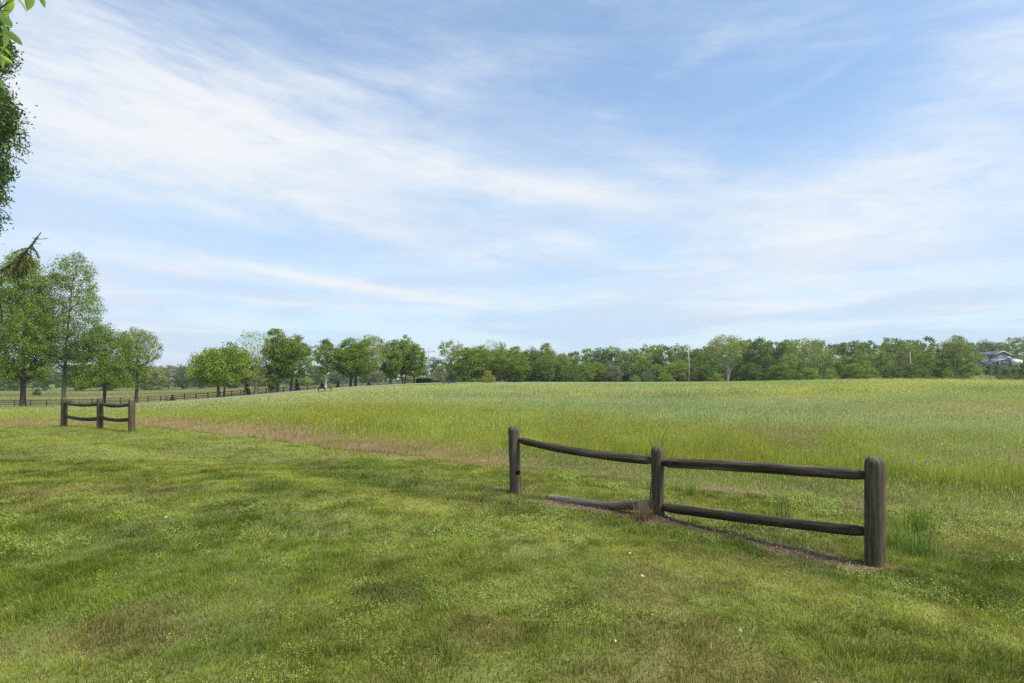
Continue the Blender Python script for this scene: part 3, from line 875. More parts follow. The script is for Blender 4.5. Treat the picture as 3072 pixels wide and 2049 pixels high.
# --- the four big ones at the left
tree(68, 738, 205, 95, 'tall', 'f_mid', "tall leafy tree at the left edge of the view, dense down to its low skirt", G_BIG, c0=.16, ncl=1150, per=50, leaf=.25, cr=.85, flat=.9, trunk=.44, bark='barkdark', seed=11, outer=.55)
tree(190, 748, 215, 99, 'tall', 'f_mid', "tall open tree with a bare leaning grey trunk behind the short fence", G_BIG, c0=.27, ncl=1000, per=30, leaf=.24, cr=.85, flat=.9, trunk=.36, bark='bark', lean=(1.8, 0), seed=12, outer=.5)
tree(312, 962, 205, 103, 'dome', 'f_mid', "broad low dark tree on two thin trunks behind the short fence", G_BIG, c0=.22, ncl=620, per=50, leaf=.24, cr=.85, flat=.9, trunk=.36, bark='barkdark', multi=2, seed=13)
tree(409, 978, 150, 107, 'umbrella', 'f_olive', "small open tree with a thin see-through top and forked dark trunk beside the driveway", G_BIG, c0=.25, ncl=480, per=28, leaf=.225, cr=.75, flat=.9, trunk=.34, bark='barkdark', seed=14)
# --- trees along the drive
tree(655, 1040, 165, 122, 'spread', 'f_bright', "bright green spreading tree, first and broadest of the row along the driveway", G_DRIVE, c0=.22, ncl=300, per=52, leaf=.34, trunk=.36, lean=(-1.5, 0), seed=21)
tree(672, 1020, 140, 124, 'round', 'f_bright', "bright green round tree on a thin trunk close behind the spreading one", G_DRIVE, c0=.25, ncl=260, per=46, leaf=.34, trunk=.22, lean=(1.5, 0), seed=22)
tree(736, 1045, 80, 128, 'oval', 'f_olive', "slim olive tree with a pale trunk left of the half-bare tree", G_DRIVE, c0=.22, ncl=150, per=34, leaf=.32, trunk=.2, seed=23)
tree(767, 984, 125, 132, 'vase', 'twigleaf' if False else 'f_olive', "half-bare grey tree with leafless upper twigs", G_DRIVE, c0=.25, ncl=330, per=7, leaf=.28, cr=.9, trunk=.42, bark='twig', seed=24, minr=.012)
tree(829, 980, 100, 136, 'tall', 'f_mid', "tall oval tree on several trunks right of the half-bare tree", G_DRIVE, c0=.2, ncl=260, per=46, leaf=.34, trunk=.42, multi=3, seed=25)
tree(818, 1100, 44, 134, 'oval', 'f_dark', "low dark ivy-covered trunk at the foot of the tall oval tree", G_DRIVE, c0=.05, ncl=50, per=70, leaf=.3, trunk=.25, seed=26, cat='ivy stump')
tree(873, 1000, 130, 138, 'tall', 'f_mid', "full green tree with a straight clear trunk, right of the tall oval tree", G_DRIVE, c0=.22, ncl=280, per=56, leaf=.34, trunk=.38, seed=27, lean=(1, 0))
tree(977, 1012, 90, 145, 'oval', 'f_mid', "open tree with a pale straight trunk, first after the wide gap in the row", G_DRIVE, c0=.28, ncl=190, per=36, leaf=.34, trunk=.3, bark='barkpale', seed=28)
tree(1052, 1008, 130, 148, 'round', 'f_mid', "dense green tree with a dark upright trunk over the board fence", G_DRIVE, c0=.2, ncl=260, per=58, leaf=.36, trunk=.36, bark='barkdark', seed=29)
tree(1066, 1000, 150, 151, 'spread', 'f_olive', "light green tree leaning right on a slanting dark trunk", G_DRIVE, c0=.2, ncl=280, per=46, leaf=.36, trunk=.34, bark='barkdark', lean=(4.0, 0), seed=30)
tree(1172, 1014, 90, 158, 'oval', 'f_mid', "green tree with reddish low branches before the dark trunk trees", G_DRIVE, c0=.12, ncl=200, per=48, leaf=.36, trunk=.3, seed=31)
tree(1212, 1000, 95, 164, 'oval', 'f_mid', "highest crown of the pair of trees left of the slender last tree", G_DRIVE, c0=.15, ncl=220, per=48, leaf=.36, trunk=.3, multi=2, seed=32)
tree(1242, 1024, 78, 160, 'tall', 'f_mid', "slender last tree of the driveway row beside the clipped hedge", G_DRIVE, c0=.18, ncl=180, per=44, leaf=.36, trunk=.24, bark='barkdark', lean=(1, 0), seed=33)

# --- prototypes for the woodland, each with trunk and crown; every tree copies one
PROTO = {}
def proto(key, prof, H, Rx, c0, ncl, per, leaf, cr, trunk, seed, minr=.05, bark='bark', **kw):
    rng = np.random.default_rng(seed)
    Na, par, rad, C, nt_ = skeleton(rng, H - cr * .4, H * c0 + cr * .3, Rx - cr * .5, prof, ncl, trunk, (0, 0), kw.get('multi', 1), kw.get('asym', .25), .9, kw.get('outer', .42))
    PROTO[key] = (trunk_mesh(Na, par, rad, nt_, minr, "trunk", kw.get('multi', 1)), crown_mesh(rng, C, per, cr, leaf, kw.get('flat', .7)), H, Rx, bark)
for v in range(3):
    proto(('full', v), ('dome', 'round', 'oval')[v], 14, 5, .02, 170, 46, .42, 1.25, .28, 200 + v)
    proto(('high', v), ('oval', 'round', 'tall')[v], 15, 5, .12, 150, 42, .42, 1.15, .28, 210 + v)
    proto(('airy', v), ('umbrella', 'vase', 'oval')[v], 15, 5, .10, 210, 17, .38, 1.0, .32, 220 + v, .022)
    proto(('bush', v), ('dome', 'dome', 'round')[v], 5, 3, .0, 60, 60, .30, .95, .10, 230 + v)
proto(('pale', 0), 'vase', 15, 6, .22, 260, 20, .36, 1.05, .42, 240, .02, 'barkpale', multi=2)
proto(('pale', 1), 'umbrella', 15, 6, .18, 260, 20, .36, 1.05, .42, 241, .02, 'barkpale')
proto(('cedar', 0), 'cone', 9, 2.2, .0, 120, 50, .24, .6, .12, 250)
proto(('cedar', 1), 'cone', 6, 2.4, .0, 90, 55, .24, .6, .12, 251)
proto(('bare', 0), 'vase', 14, 5, .3, 260, 5, .3, 1.0, .25, 260, .012, 'twig')

WN = 0
def wood(px, topy, wpx, Y, kind, fol, label, group, name='woodland_tree', cat='tree', bark=None):
    global WN
    WN += 1; r = random.Random(WN * 7)
    if isinstance(kind, str):
        n = sum(1 for k in PROTO if k[0] == kind); kind = (kind, r.randrange(n))
    tm, cm, H0, R0, bk = PROTO[kind]
    x = W(px, Y); z0 = tz(x, Y)
    H = ZY(topy, Y) - z0; sx = (wpx / 2 / F * Y) / R0; sz = H / H0
    root = empty(name, (x, Y, z0 - .1), label, cat, group, r.uniform(0, 6.28))
    for nm, me, mt in (("trunk", tm, bark or bk), ("crown", cm, fol)):
        o = link(nm, me, M[mt], root, obj_mat=True)
        o.scale = (sx, sx, sz)
    return root
G_MID, G_R, G_LW = "trees of the clump behind the round golden shrub", "trees along the edge of the wood on the right", "trees along the wood behind the pasture"
CLUMP = [
 (1352, 1014, 92, 186, 'airy', 'f_olive', "thin see-through tree at the left end of the middle clump, beside the distant pole"),
 (1405, 1034, 120, 176, 'full', 'f_mid', "big rounded green tree, left half of the middle clump above the dark shrub"),
 (1448, 1028, 110, 180, 'full', 'f_mid', "broad bright-topped tree directly above the round golden shrub"),
 (1476, 1012, 60, 196, 'bare', 'f_olive', "nearly leafless thin treetop rising over the clump, left one of two"),
 (1503, 1016, 60, 198, 'airy', 'f_pale', "pale wispy treetop rising over the clump, right one of two"),
 (1502, 1040, 80, 178, 'high', 'f_mid', "green tree just right of the round golden shrub"),
 (1548, 1034, 90, 186, 'high', 'f_olive', "dull olive treetop behind a tree with a bright yellow-green top"),
 (1556, 1056, 84, 176, 'full', 'f_bright', "tree with a bright yellow-green rounded top in the middle clump"),
 (1592, 1031, 80, 182, 'full', 'f_dark', "dark green tall tree between the bright-topped tree and the rounded open crown"),
 (1640, 1024, 78, 190, 'high', 'f_olive', "open fan-shaped crown standing highest at the right of the middle clump"),
 (1632, 1062, 84, 176, 'full', 'f_dark', "dark bushy tree below the fan-shaped crown"),
 (1690, 1058, 84, 180, 'full', 'f_olive', "light olive tree sloping down at the right end of the middle clump"),
 (1722, 1088, 72, 172, 'bush', 'f_dark', "dark low tree where the middle clump meets the lower wood"),
 (1752, 1080, 70, 188, 'full', 'f_mid', "mid green tree in the dip between clump and lower wood"),
]
for a in CLUMP: wood(*a, G_MID)
RIGHT = [
 (1790, 1082, 76, 196, 'full', 'f_mid', "mid green rounded tree left of the greyish mauve tree"),
 (1840, 1088, 66, 186, 'full', 'f_grey', "greyish mauve rounded tree at the front of the lower wood"),
 (1818, 1046, 50, 250, 'high', 'f_blue', "small round treetop poking alone above the lower skyline"),
 (1880, 1080, 70, 200, 'full', 'f_blue', "blue-green tree behind the little yellow-green bush"),
 (1905, 1120, 38, 178, 'bush', 'f_bright', "little bright yellow-green bush at the foot of the lower wood"),
 (1900, 1038, 90, 245, 'full', 'f_mid', "broad domed tree forming the first hump of the lower skyline"),
 (1968, 1030, 90, 240, 'high', 'f_mid', "highest dome of the lower skyline left of the utility pole"),
 (1925, 1072, 60, 215, 'full', 'f_mid', "round tree halfway up the lower wood under the first hump"),
 (1945, 1110, 50, 184, 'bush', 'f_blue', "grey-green low tree right of the little yellow-green bush"),
 (1972, 1088, 60, 195, 'full', 'f_olive', "light olive tree below the highest dome of the lower skyline"),
 (1998, 1112, 50, 180, 'bush', 'f_bright', "leafy light green low tree standing left of the brownish olive tree"),
 (2035, 1074, 96, 188, 'full', 'f_olive', "brownish olive broad tree just left of the utility pole"),
 (2042, 1046, 70, 236, 'high', 'f_mid', "treetop behind the brownish olive tree"),
 (2095, 1044, 70, 232, 'full', 'f_mid', "treetop just right of the utility pole top"),
 (2076, 1082, 40, 178, 'full', 'f_brown', "narrow brown-green tree directly behind the utility pole"),
 (2120, 1084, 66, 178, 'full', 'f_dark', "dark green low tree below and left of the pale leaning tree"),
 (2136, 1034, 84, 206, 'high', 'f_olive', "olive tree at the left shoulder of the high wood"),
 (2180, 1001, 140, 186, ('pale', 0), 'f_pale', "tall pale-leaved tree with white leaning limbs, left of the darkest tree"),
 (2150, 1118, 50, 172, 'bush', 'f_olive', "olive bush at the foot of the tree with white leaning limbs"),
 (2238, 1018, 80, 192, 'full', 'f_dark', "dark tree between the white-limbed tree and the darkest tree"),
 (2284, 1003, 96, 184, 'full', 'f_dark', "darkest and tallest green tree of the high wood"),
 (2252, 1085, 76, 174, 'full', 'f_dark', "dark bushy tree at the foot of the darkest tall tree"),
 (2344, 1022, 90, 192, 'high', 'f_dark', "dark tree right of the tallest dark one, behind pale sprays"),
 (2378, 1018, 60, 200, 'full', 'f_mid', "green tree partly hidden behind the left side of the pale spreading tree"),
 (2340, 1084, 76, 174, 'full', 'f_mid', "bright-topped bushy tree low in the wood left of the pale spreading tree"),
 (2370, 1054, 60, 178, 'airy', 'f_pale', "small pale see-through tree beside the pale spreading tree"),
 (2424, 1008, 120, 184, ('pale', 1), 'f_pale', "pale spreading tree with fine white branches, middle of the high wood"),
 (2428, 1098, 72, 172, 'full', 'f_bright', "bright yellow-green low tree under the pale spreading tree"),
 (2388, 1110, 60, 171, 'bush', 'f_dark', "dark low bush left of the bright tree under the pale spreading tree"),
 (2488, 1104, 66, 172, 'bush', 'f_bright', "bright low tree right of the one under the pale spreading tree"),
 (2488, 1042, 64, 186, 'airy', 'f_pale', "pale narrow tree at the right side of the pale spreading tree"),
 (2528, 1060, 80, 190, 'high', 'f_mid', "mid green tree right of the pale narrow tree"),
 (2533, 1020, 40, 250, ('cedar', 0), 'f_blue', "pointed conifer tip breaking the skyline"),
 (2490, 1024, 36, 255, ('cedar', 0), 'f_blue', "smaller pointed conifer tip left of the skyline conifer"),
 (2560, 1084, 90, 174, 'full', 'f_mid', "broad bright-edged low tree at the field edge"),
 (2576, 1046, 80, 186, 'high', 'f_olive', "olive brown tree above the broad low one"),
 (2592, 1026, 50, 240, 'airy', 'f_blue', "open grey-green treetop right of the skyline conifer"),
 (2612, 1100, 66, 172, 'bush', 'f_olive', "olive low tree right of the broad bright-edged one"),
 (2640, 1034, 90, 190, 'full', 'f_olive', "light olive tree where the high wood rises toward the right"),
 (2684, 1012, 60, 225, 'airy', 'f_olive', "wispy high treetop above the olive trees"),
 (2668, 1088, 80, 173, 'full', 'f_dark', "dark green low tree in front of the rising olive trees"),
 (2725, 1016, 94, 194, 'airy', 'f_olive', "tall light olive tree with several spiky tops"),
 (2715, 1078, 74, 176, 'full', 'f_brown', "brownish shaggy tree beneath the spiky-topped one"),
 (2765, 1026, 80, 222, 'high', 'f_mid', "rounded green treetop between the spiky-topped tree and the dark cedar"),
 (2775, 1052, 96, 182, 'full', 'f_mid', "wide mid green tree left of the dark cedar"),
 (2770, 1102, 84, 172, 'bush', 'f_dark', "dark spreading bush at the foot of the wide tree left of the cedar"),
 (2816, 1028, 34, 190, ('cedar', 0), 'f_cedar', "narrow near-black cedar standing in the wood"),
 (2872, 1000, 130, 182, 'high', 'f_olive', "tall olive tree tapering to a ragged tip just left of the house"),
 (2838, 1060, 70, 180, 'full', 'f_mid', "green tree filling the gap below the cedar"),
 (2845, 1100, 34, 171, 'bush', 'f_bright', "small vivid green bush below the tall ragged olive tree"),
 (2872, 1118, 80, 169, 'bush', 'f_brown', "dark brownish bush at the field edge left of the cream bush"),
 (2912, 1084, 76, 177, 'full', 'f_olive', "olive tree screening the left corner of the house"),
 (2908, 1112, 30, 169, 'bush', 'f_bright', "narrow light green bush just left of the cream bush"),
 (2945, 1119, 74, 167, 'bush', 'f_white', "cream and light green flowering bush at the field edge"),
 (2966, 1091, 44, 178, ('cedar', 1), 'f_brown', "shaggy young pine in front of the low grey roof"),
 (2990, 1094, 44, 180, ('cedar', 1), 'f_dark', "dark young pine left of the white corner post"),
 (3016, 1103, 56, 178, ('cedar', 1), 'f_brown', "brownish young pine below the dark garage wall"),
 (3042, 1103, 50, 180, ('cedar', 1), 'f_dark', "dark young pine below the camper"),
 (3070, 1088, 56, 176, ('cedar', 1), 'f_dark', "tall dark young pine at the right edge of the view"),
 (3000, 1118, 60, 170, 'bush', 'f_brown', "low brown undergrowth bush beneath the young pines"),
 (3055, 1120, 60, 170, 'bush', 'f_brown', "low brown bush at the right edge beneath the tall young pine"),
 (2905, 1024, 60, 330, 'full', 'f_dark', "dark tree behind the left end of the house roof"),
 (2955, 1012, 84, 335, 'full', 'f_blue', "large rounded grey-green tree behind the house"),
 (3000, 1024, 60, 340, 'high', 'f_mid', "green tree behind the gable of the house"),
 (3052, 1006, 70, 325, 'airy', 'f_mid', "open tall tree right of the house with sky showing through"),
 (3078, 1058, 50, 305, 'bush', 'f_bright', "light green bush on the slope right of the camper"),
]
for a in RIGHT: wood(*a, G_R)
LEFT = [
 (455, 1092, 90, 262, 'full', 'f_olive', "light olive tree behind the pasture, just right of the small open tree"),
 (505, 1090, 70, 280, 'airy', 'f_grey', "greyish half-leafed tree behind the pasture"),
 (548, 1094, 70, 285, 'full', 'f_blue', "blue-green tree behind the left side of the first driveway tree"),
 (600, 1098, 76, 290, 'full', 'f_blue', "far tree behind the first driveway tree"),
 (700, 1100, 80, 280, 'full', 'f_mid', "far tree between the first driveway trees and the slim olive tree"),
 (780, 1096, 70, 285, 'full', 'f_olive', "far olive tree behind the half-bare tree"),
 (905, 1112, 60, 250, 'bush', 'f_pale', "pale grey-green round tree behind the fence, left of the wide gap"),
 (950, 1092, 60, 290, 'full', 'f_dark', "dark blue-green tree seen through the gap in the driveway row"),
 (1010, 1100, 60, 280, 'full', 'f_blue', "far tree behind the dark upright trunk"),
 (1130, 1110, 60, 270, 'full', 'f_grey', "mauve-grey leafless thicket tree behind the fence"),
 (1100, 1090, 60, 290, 'full', 'f_blue', "far tree behind the right-leaning tree"),
 (1300, 1066, 48, 300, 'airy', 'f_blue', "hazy open tree right of the distant pole"),
 (1322, 1090, 50, 250, 'full', 'f_olive', "yellowish hazy tree under the thin see-through tree"),
 (1318, 1112, 44, 225, 'bush', 'f_grey', "brown-grey bush right of the distant pole"),
 (1290, 1118, 40, 215, 'bush', 'f_pale', "pale green bush behind the clipped hedge"),
 (1240, 1112, 60, 230, 'bush', 'f_olive', "olive bush behind the foot of the slender last tree"),
 (240, 1090, 90, 250, 'full', 'f_dark', "dark far tree behind the bare leaning trunk"),
 (150, 1100, 90, 262, 'full', 'f_blue', "blue-green far tree between the two tallest trunks"),
 (330, 1096, 90, 256, 'full', 'f_blue', "blue-green far tree behind the broad low dark tree"),
 (30, 1104, 90, 262, 'full', 'f_blue', "far tree behind the left edge tree"),
 (158, 1150, 28, 205, 'bush', 'f_white', "pale flowering bush in the pasture near the bare leaning trunk"),
 (111, 1164, 22, 200, 'bush', 'f_cedar', "small dark bush in the pasture left of the pale flowering bush"),
]
for a in LEFT: wood(*a, G_LW)

# shrubs beside the drive and on the far lawn
SHR = [
 (500, 1186, 20, 121, ('cedar', 1), 'f_olive', "small light green shrub by the board fence, left of the small cedar"),
 (518, 1182, 26, 121, ('cedar', 1), 'f_cedar', "small dark cedar by the board fence, nearest the small open tree"),
 (740, 1150, 30, 130, ('cedar', 1), 'f_cedar', "dark cedar at the foot of the slim olive tree"),
 (890, 1134, 24, 138, ('cedar', 1), 'f_cedar', "dark cedar right of the clear straight trunk"),
 (966, 1144, 24, 150, ('cedar', 1), 'f_cedar', "dark cedar before the board fence left of the pale straight trunk"),
 (1014, 1142, 14, 152, ('cedar', 1), 'f_cedar', "little dark cedar between the pale trunk and the dark upright trunk"),
 (1107, 1144, 22, 155, ('cedar', 1), 'f_cedar', "low wide cedar right of the leaning trunk"),
 (210, 1196, 24, 108, 'bush', 'f_brown', "wispy brown bush behind the left post of the short fence"),
 (1465, 1108, 43, 158, 'bush', 'f_gold', "round golden olive shrub standing alone on the far lawn"),
 (1352, 1118, 36, 165, 'bush', 'f_cedar', "dark green shrub at the foot of the see-through tree"),
 (1375, 1124, 24, 166, 'bush', 'f_dark', "smaller dark shrub right of the dark green one"),
]
for a in SHR: wood(*a, "shrubs near the driveway and far lawn", name='shrub', cat='shrub')

# far wood behind everything: one mass
def far_wood():
    rng = np.random.default_rng(9)
    P, T = [], []; mb = MB()
    def row(px0, px1, step, Y0, Y1, top, jt, col_bias):
        px = px0
        while px < px1:
            Y = rng.uniform(Y0, Y1); x = W(px, Y); z0 = tz(x, Y)
            ty = np.interp(px, *top) + rng.normal(0, jt); H = max(4.0, ZY(ty, Y) - z0); Rr = rng.uniform(3.5, 6.0)
            n = 44
            t = rng.uniform(.12, 1, n); a = rng.uniform(0, 6.28, n); rr = Rr * np.sqrt(np.clip(1 - (np.abs(t - .5) / .56) ** 2.4, 0.02, 1)) * rng.uniform(.2, 1, n) ** .5
            C = np.stack([x + np.cos(a) * rr, Y + np.sin(a) * rr, z0 + H * t - .5], -1)
            k = 30; B = np.repeat(C, k, axis=0); G = rng.normal(size=(len(B), 3)); G /= np.linalg.norm(G, axis=1)[:, None]; G *= (rng.uniform(size=len(B)) ** .4)[:, None]
            P.append(B + G * 1.5 * np.array([1, 1, .75])); T.append(np.clip(np.repeat(rng.uniform(.0, .7, n), k) * .5 + col_bias * rng.uniform(0, 1) + rng.normal(0, .1, n * k), 0, 1))
            mb.tube([(x, Y, z0 - .3), (x, Y, z0 + H * .7)], [.3, .1], 5, False)
            px += step * F / Y * rng.uniform(.8, 1.2)
    row(-150, 1420, 6.0, 296, 330, ([-200, 300, 450, 700, 1000, 1250, 1420], [1085, 1092, 1096, 1098, 1098, 1092, 1070]), 4, .4)
    row(1380, 3250, 6.0, 215, 245, ([1380, 1700, 1800, 1970, 2100, 2200, 2500, 2700, 2850, 2900, 3250], [1045, 1064, 1056, 1042, 1050, 1024, 1034, 1024, 1030, 1115, 1118]), 5, .5)
    row(1380, 2900, 6.0, 265, 300, ([1380, 1660, 1720, 1800, 1970, 2150, 2300, 2500, 2700, 2900], [1040, 1062, 1050, 1042, 1032, 1038, 1022, 1024, 1018, 1024]), 5, .6)
    row(1400, 3250, 4.0, 198, 208, ([1400, 1700, 2100, 2300, 2800, 2900, 3250], [1085, 1098, 1100, 1085, 1090, 1118, 1120]), 4, .15)
    row(2860, 3300, 6.5, 345, 370, ([2860, 3300], [1030, 1030]), 6, .5)
    P = np.concatenate(P); T = np.concatenate(T); n = len(P)
    me = leaves_mesh(P, rng.uniform(.5, 1.0, n), rng.uniform(.4, .7, n), rng, .35, T, "far_wood")
    V0 = np.zeros(len(me.vertices) * 3, np.float32)
    link_o = link("far_wood", me, M['f_farwood'])
    tag(link_o, "far belt of mixed green woodland closing the view behind the nearer trees", "woodland", kind='stuff')
M['f_farwood'] = mat_foliage("foliage_far_wood", (.155, .215, .062), .45, .25, 0.0, (1.6, 1.3, .85))
far_wood()

# clipped hedge by the last driveway tree
def hedge():
    rng = np.random.default_rng(31); Y = 163; x0, x1 = W(1249, Y), W(1296, Y); z = tz((x0 + x1) / 2, Y)
    h = ZY(1135, Y) - z
    n = 7000; x = rng.uniform(x0, x1, n); t = (x - x0) / (x1 - x0)
    e = np.clip(1 - (np.abs(t - .5) * 2) ** 8, 0, 1) ** .5
    P = np.stack([x, Y + rng.uniform(-.7, .7, n), z + rng.uniform(0, 1, n) ** .6 * h * (.6 + .4 * e)], -1)
    root = empty("hedge", ((x0 + x1) / 2, Y, z), "clipped dark evergreen hedge beside the driveway, right of the slender tree", "hedge")
    me = leaves_mesh(P - np.array([(x0 + x1) / 2, Y, z]), rng.uniform(.12, .26, n), rng.uniform(.1, .2, n), rng, .3, None, "foliage")
    link("foliage", me, M['f_cedar'], root)
    mb = MB()
    for k in range(9): mb.tube([((k - 4) * .42, 0, -.2), ((k - 4) * .42, 0, h * .7)], [.05, .03], 5)
    mb.build("stem", M['barkdark'], root)
hedge()

# ------------------------------------------------------------------ post and rail fences
def log_post(root, x, y, z, h, r, label=None, tilt=(0, 0), seed=0, hole=None):
    zs = np.concatenate([[-.35, -.1, 0], np.linspace(.05, h - r * .95, 22 if hole is None else 150)]); rs = np.full(len(zs), r)
    rs[:3] = r * 1.02
    c = np.linspace(.15, 1, 9); zs = np.concatenate([zs, h - r * .95 + r * .95 * np.sin(c * np.pi / 2)]); rs = np.concatenate([rs, np.maximum(r * .05, r * np.cos(c * np.pi / 2) ** .68)])
    P = np.stack([tilt[0] * zs, tilt[1] * zs, zs], -1)
    mb = MB(); mb.tube(P, rs, 36 if hole is None else 128, True, rough=.05, seed=seed)
    if hole is not None:
        hz, hd = hole; d = np.array([hd[0], hd[1], 0.0]); d /= np.linalg.norm(d); V = mb.V[0]; ax = V - np.array([0, 0, hz]); al = ax @ d
        off = np.linalg.norm(ax - al[:, None] * d, axis=1); mk = (al > 0) & (off < .044); V[mk] -= d * .09
    o = mb.build("post", M['post'], root, True, True, (x - root.location.x, y - root.location.y, z - root.location.z))
    if label: o['label'] = label
    return o
def log_rail(root, p, q, r, sag=(0, 0, 0), label=None, seed=0, mat='rail', tip=.62, ends=(True, True), bow=None):
    p, q = np.array(p, float), np.array(q, float); L = np.linalg.norm(q - p); n = 40
    t = np.linspace(0, 1, n); P = p + (q - p) * t[:, None] + np.array(sag) * (4 * t * (1 - t))[:, None]
    if bow: P[:, 2] += bow * np.sin(2 * np.pi * t)
    s = t * L; rs = np.full(n, r) * (1 + .05 * np.sin(t * 5 + seed))
    if ends[0]: rs *= tip + (1 - tip) * np.clip(s / .13, 0, 1) ** .8
    if ends[1]: rs *= tip + (1 - tip) * np.clip((L - s) / .13, 0, 1) ** .8
    mb = MB(); mb.tube(P - np.array(root.location), rs, 24, True, rough=.20, seed=seed + 40)
    o = mb.build("rail", M[mat], root, True, True)
    if label: o['label'] = label
    return o

bpy.context.view_layer.update()
A_, B_, C_ = (3.33, 5.20), (1.81, 7.02), (.055, 8.5)
nf = empty("post_and_rail_fence", (B_[0], B_[1], 0), "nearest post and rail fence of dark weathered logs, its far low rail fallen", "fence", "short post and rail fences")
zA, zB, zC = tz(*A_), tz(*B_), tz(*C_)
log_post(nf, *A_, 0.0, ZY(1368, 5.20), .084, "thickest and nearest fence post, brown at the foot", seed=1)
log_post(nf, *B_, 0.0, ZY(1338, 7.02), .078, None, (-.012, 0), seed=2)
log_post(nf, *C_, 0.0, ZY(1277, 8.5), .085, "farthest post of the near fence, with an empty rail hole", (-.03, 0), seed=3, hole=(ZY(1421, 8.42), (.52, -.85)))
def along(a, b, d):
    a, b = np.array(a), np.array(b); u = (b - a) / np.linalg.norm(b - a); return a + u * d, b - u * d
a, b = along(C_, B_, .05); log_rail(nf, (*a, ZY(1320, 8.45)), (*b, ZY(1381, 7.1)), .053, (0, 0, -.035), None, 5)
a, b = along(B_, A_, .05); log_rail(nf, (*a, ZY(1388, 6.98)), (*b, ZY(1427, 5.24)), .055, (0, 0, .012), None, 6)
log_rail(nf, (*a, ZY(1521, 6.98)), (*b, ZY(1595, 5.24)), .052, (0, 0, -.012), None, 7)
a, b = along((.50, 8.18), B_, .03); log_rail(nf, (*a, -.005), (*b, ZY(1512, 7.05)), .060, (0, -.06, -.03), "low rail dropped to the ground at its far end, pale on top", 8, 'rail_pale', .6)

L1, L2, L3 = (-17.4, 22.0), (-14.9, 20.5), (-12.75, 19.0)
lf = empty("post_and_rail_fence", (L2[0], L2[1], tz(*L2)), "short three-post fence of sagging round rails standing at the left end of the lawn", "fence", "short post and rail fences")
for k, (p, ty, r) in enumerate(((L1, 1192, .110), (L2, 1193, .104), (L3, 1195, .100))):
    z = tz(*p); log_post(lf, *p, z, ZY(ty, p[1]) - z, r, None, ((.03, .0, .0)[k], 0), seed=11 + k)
for p, q, y0, y1, sg in ((L1, L2, 1208, 1211, -.07), (L2, L3, 1211, 1213, -.06), (L1, L2, 1247, 1256, -.07), (L2, L3, 1252, 1258, -.06)):
    a, b = along(p, q, .06); log_rail(lf, (*a, ZY(y0, p[1])), (*b, ZY(y1, q[1])), .062, (0, 0, sg), None, 20 + int(y0))

def tiny_fence(pts, label, board=False):
    root = empty("post_and_rail_fence", (W(pts[1][0], pts[1][1]), pts[1][1], tz(W(pts[1][0], pts[1][1]), pts[1][1])), label, "fence", "short post and rail fences")
    ps = [(W(p, d), d) for p, d in pts]
    for x, y in ps:
        mb = MB(); z = tz(x, y); mb.tube([(x, y, z - .3), (x, y, z + .6), (x, y, z + 1.08), (x, y, z + 1.15)], [.11, .11, .11, .05], 8)
        mb.V = [v - np.array(root.location) for v in mb.V]; mb.build("post", M['board'], root)
    for p, q in zip(ps[:-1], ps[1:]):
        for hh in (.45, .92):
            mb = MB(); mb.tube([(*p, tz(*p) + hh), (*q, tz(*q) + hh)], [.06, .06], 6)
            mb.V = [v - np.array(root.location) for v in mb.V]; mb.build("rail", M['board'], root)
tiny_fence([(955, 92), (974, 91), (993, 90)], "small far rail fence section left of the driveway bend, before the pale straight trunk")
tiny_fence([(1329, 132), (1346, 134), (1367, 137)], "small far rail fence section by the driveway under the dark green shrub")
tiny_fence([(1521, 140), (1543, 138), (1564, 136)], "small far rail fence section right of the round golden shrub")

# long board fence along the pasture
def board_fence():
    P = BFP; seg = np.hypot(*np.diff(P, axis=0).T); L = np.concatenate([[0], np.cumsum(seg)])
    n = int(L[-1] / 2.44); s = np.linspace(0, L[-1], n + 1)
    x, y = np.interp(s, L, P[:, 0]), np.interp(s, L, P[:, 1]); z = terr(x, y, False)
    # keep the part the view holds
    k0 = int(np.argmax(x / y * F + CX > -40)); x, y, z = x[k0:], y[k0:], z[k0:]
    root = empty("board_fence", (x[0], y[0], z[0]), "long weathered horizontal board fence running along the pasture beside the driveway", "fence")
    o = np.array(root.location); o = np.array((x[0], y[0], z[0]))
    pale = {}
    for i in range(len(x)):
        mb = MB(); a = np.array((x[i], y[i], z[i])) - o
        mb.box(a[0] - .08, a[0] + .08, a[1] - .08, a[1] + .08, a[2] - .4, a[2] + 1.32)
        mb.build("post", M['boardpale'] if (i * 7) % 11 in (2, 5) else M['board'], root)
    for hgt in (.42, .78, 1.16):
        mb = MB()
        for i in range(len(x) - 1):
            p = np.array((x[i], y[i] - .1, z[i] + hgt)) - o; q = np.array((x[i + 1], y[i + 1] - .1, z[i + 1] + hgt)) - o
            if hgt != .78: mb.bar(p, q, .03, .13)
            else: mb.bar(p, q, .03, .10)
        mb.build("board", M['board'], root)
board_fence()

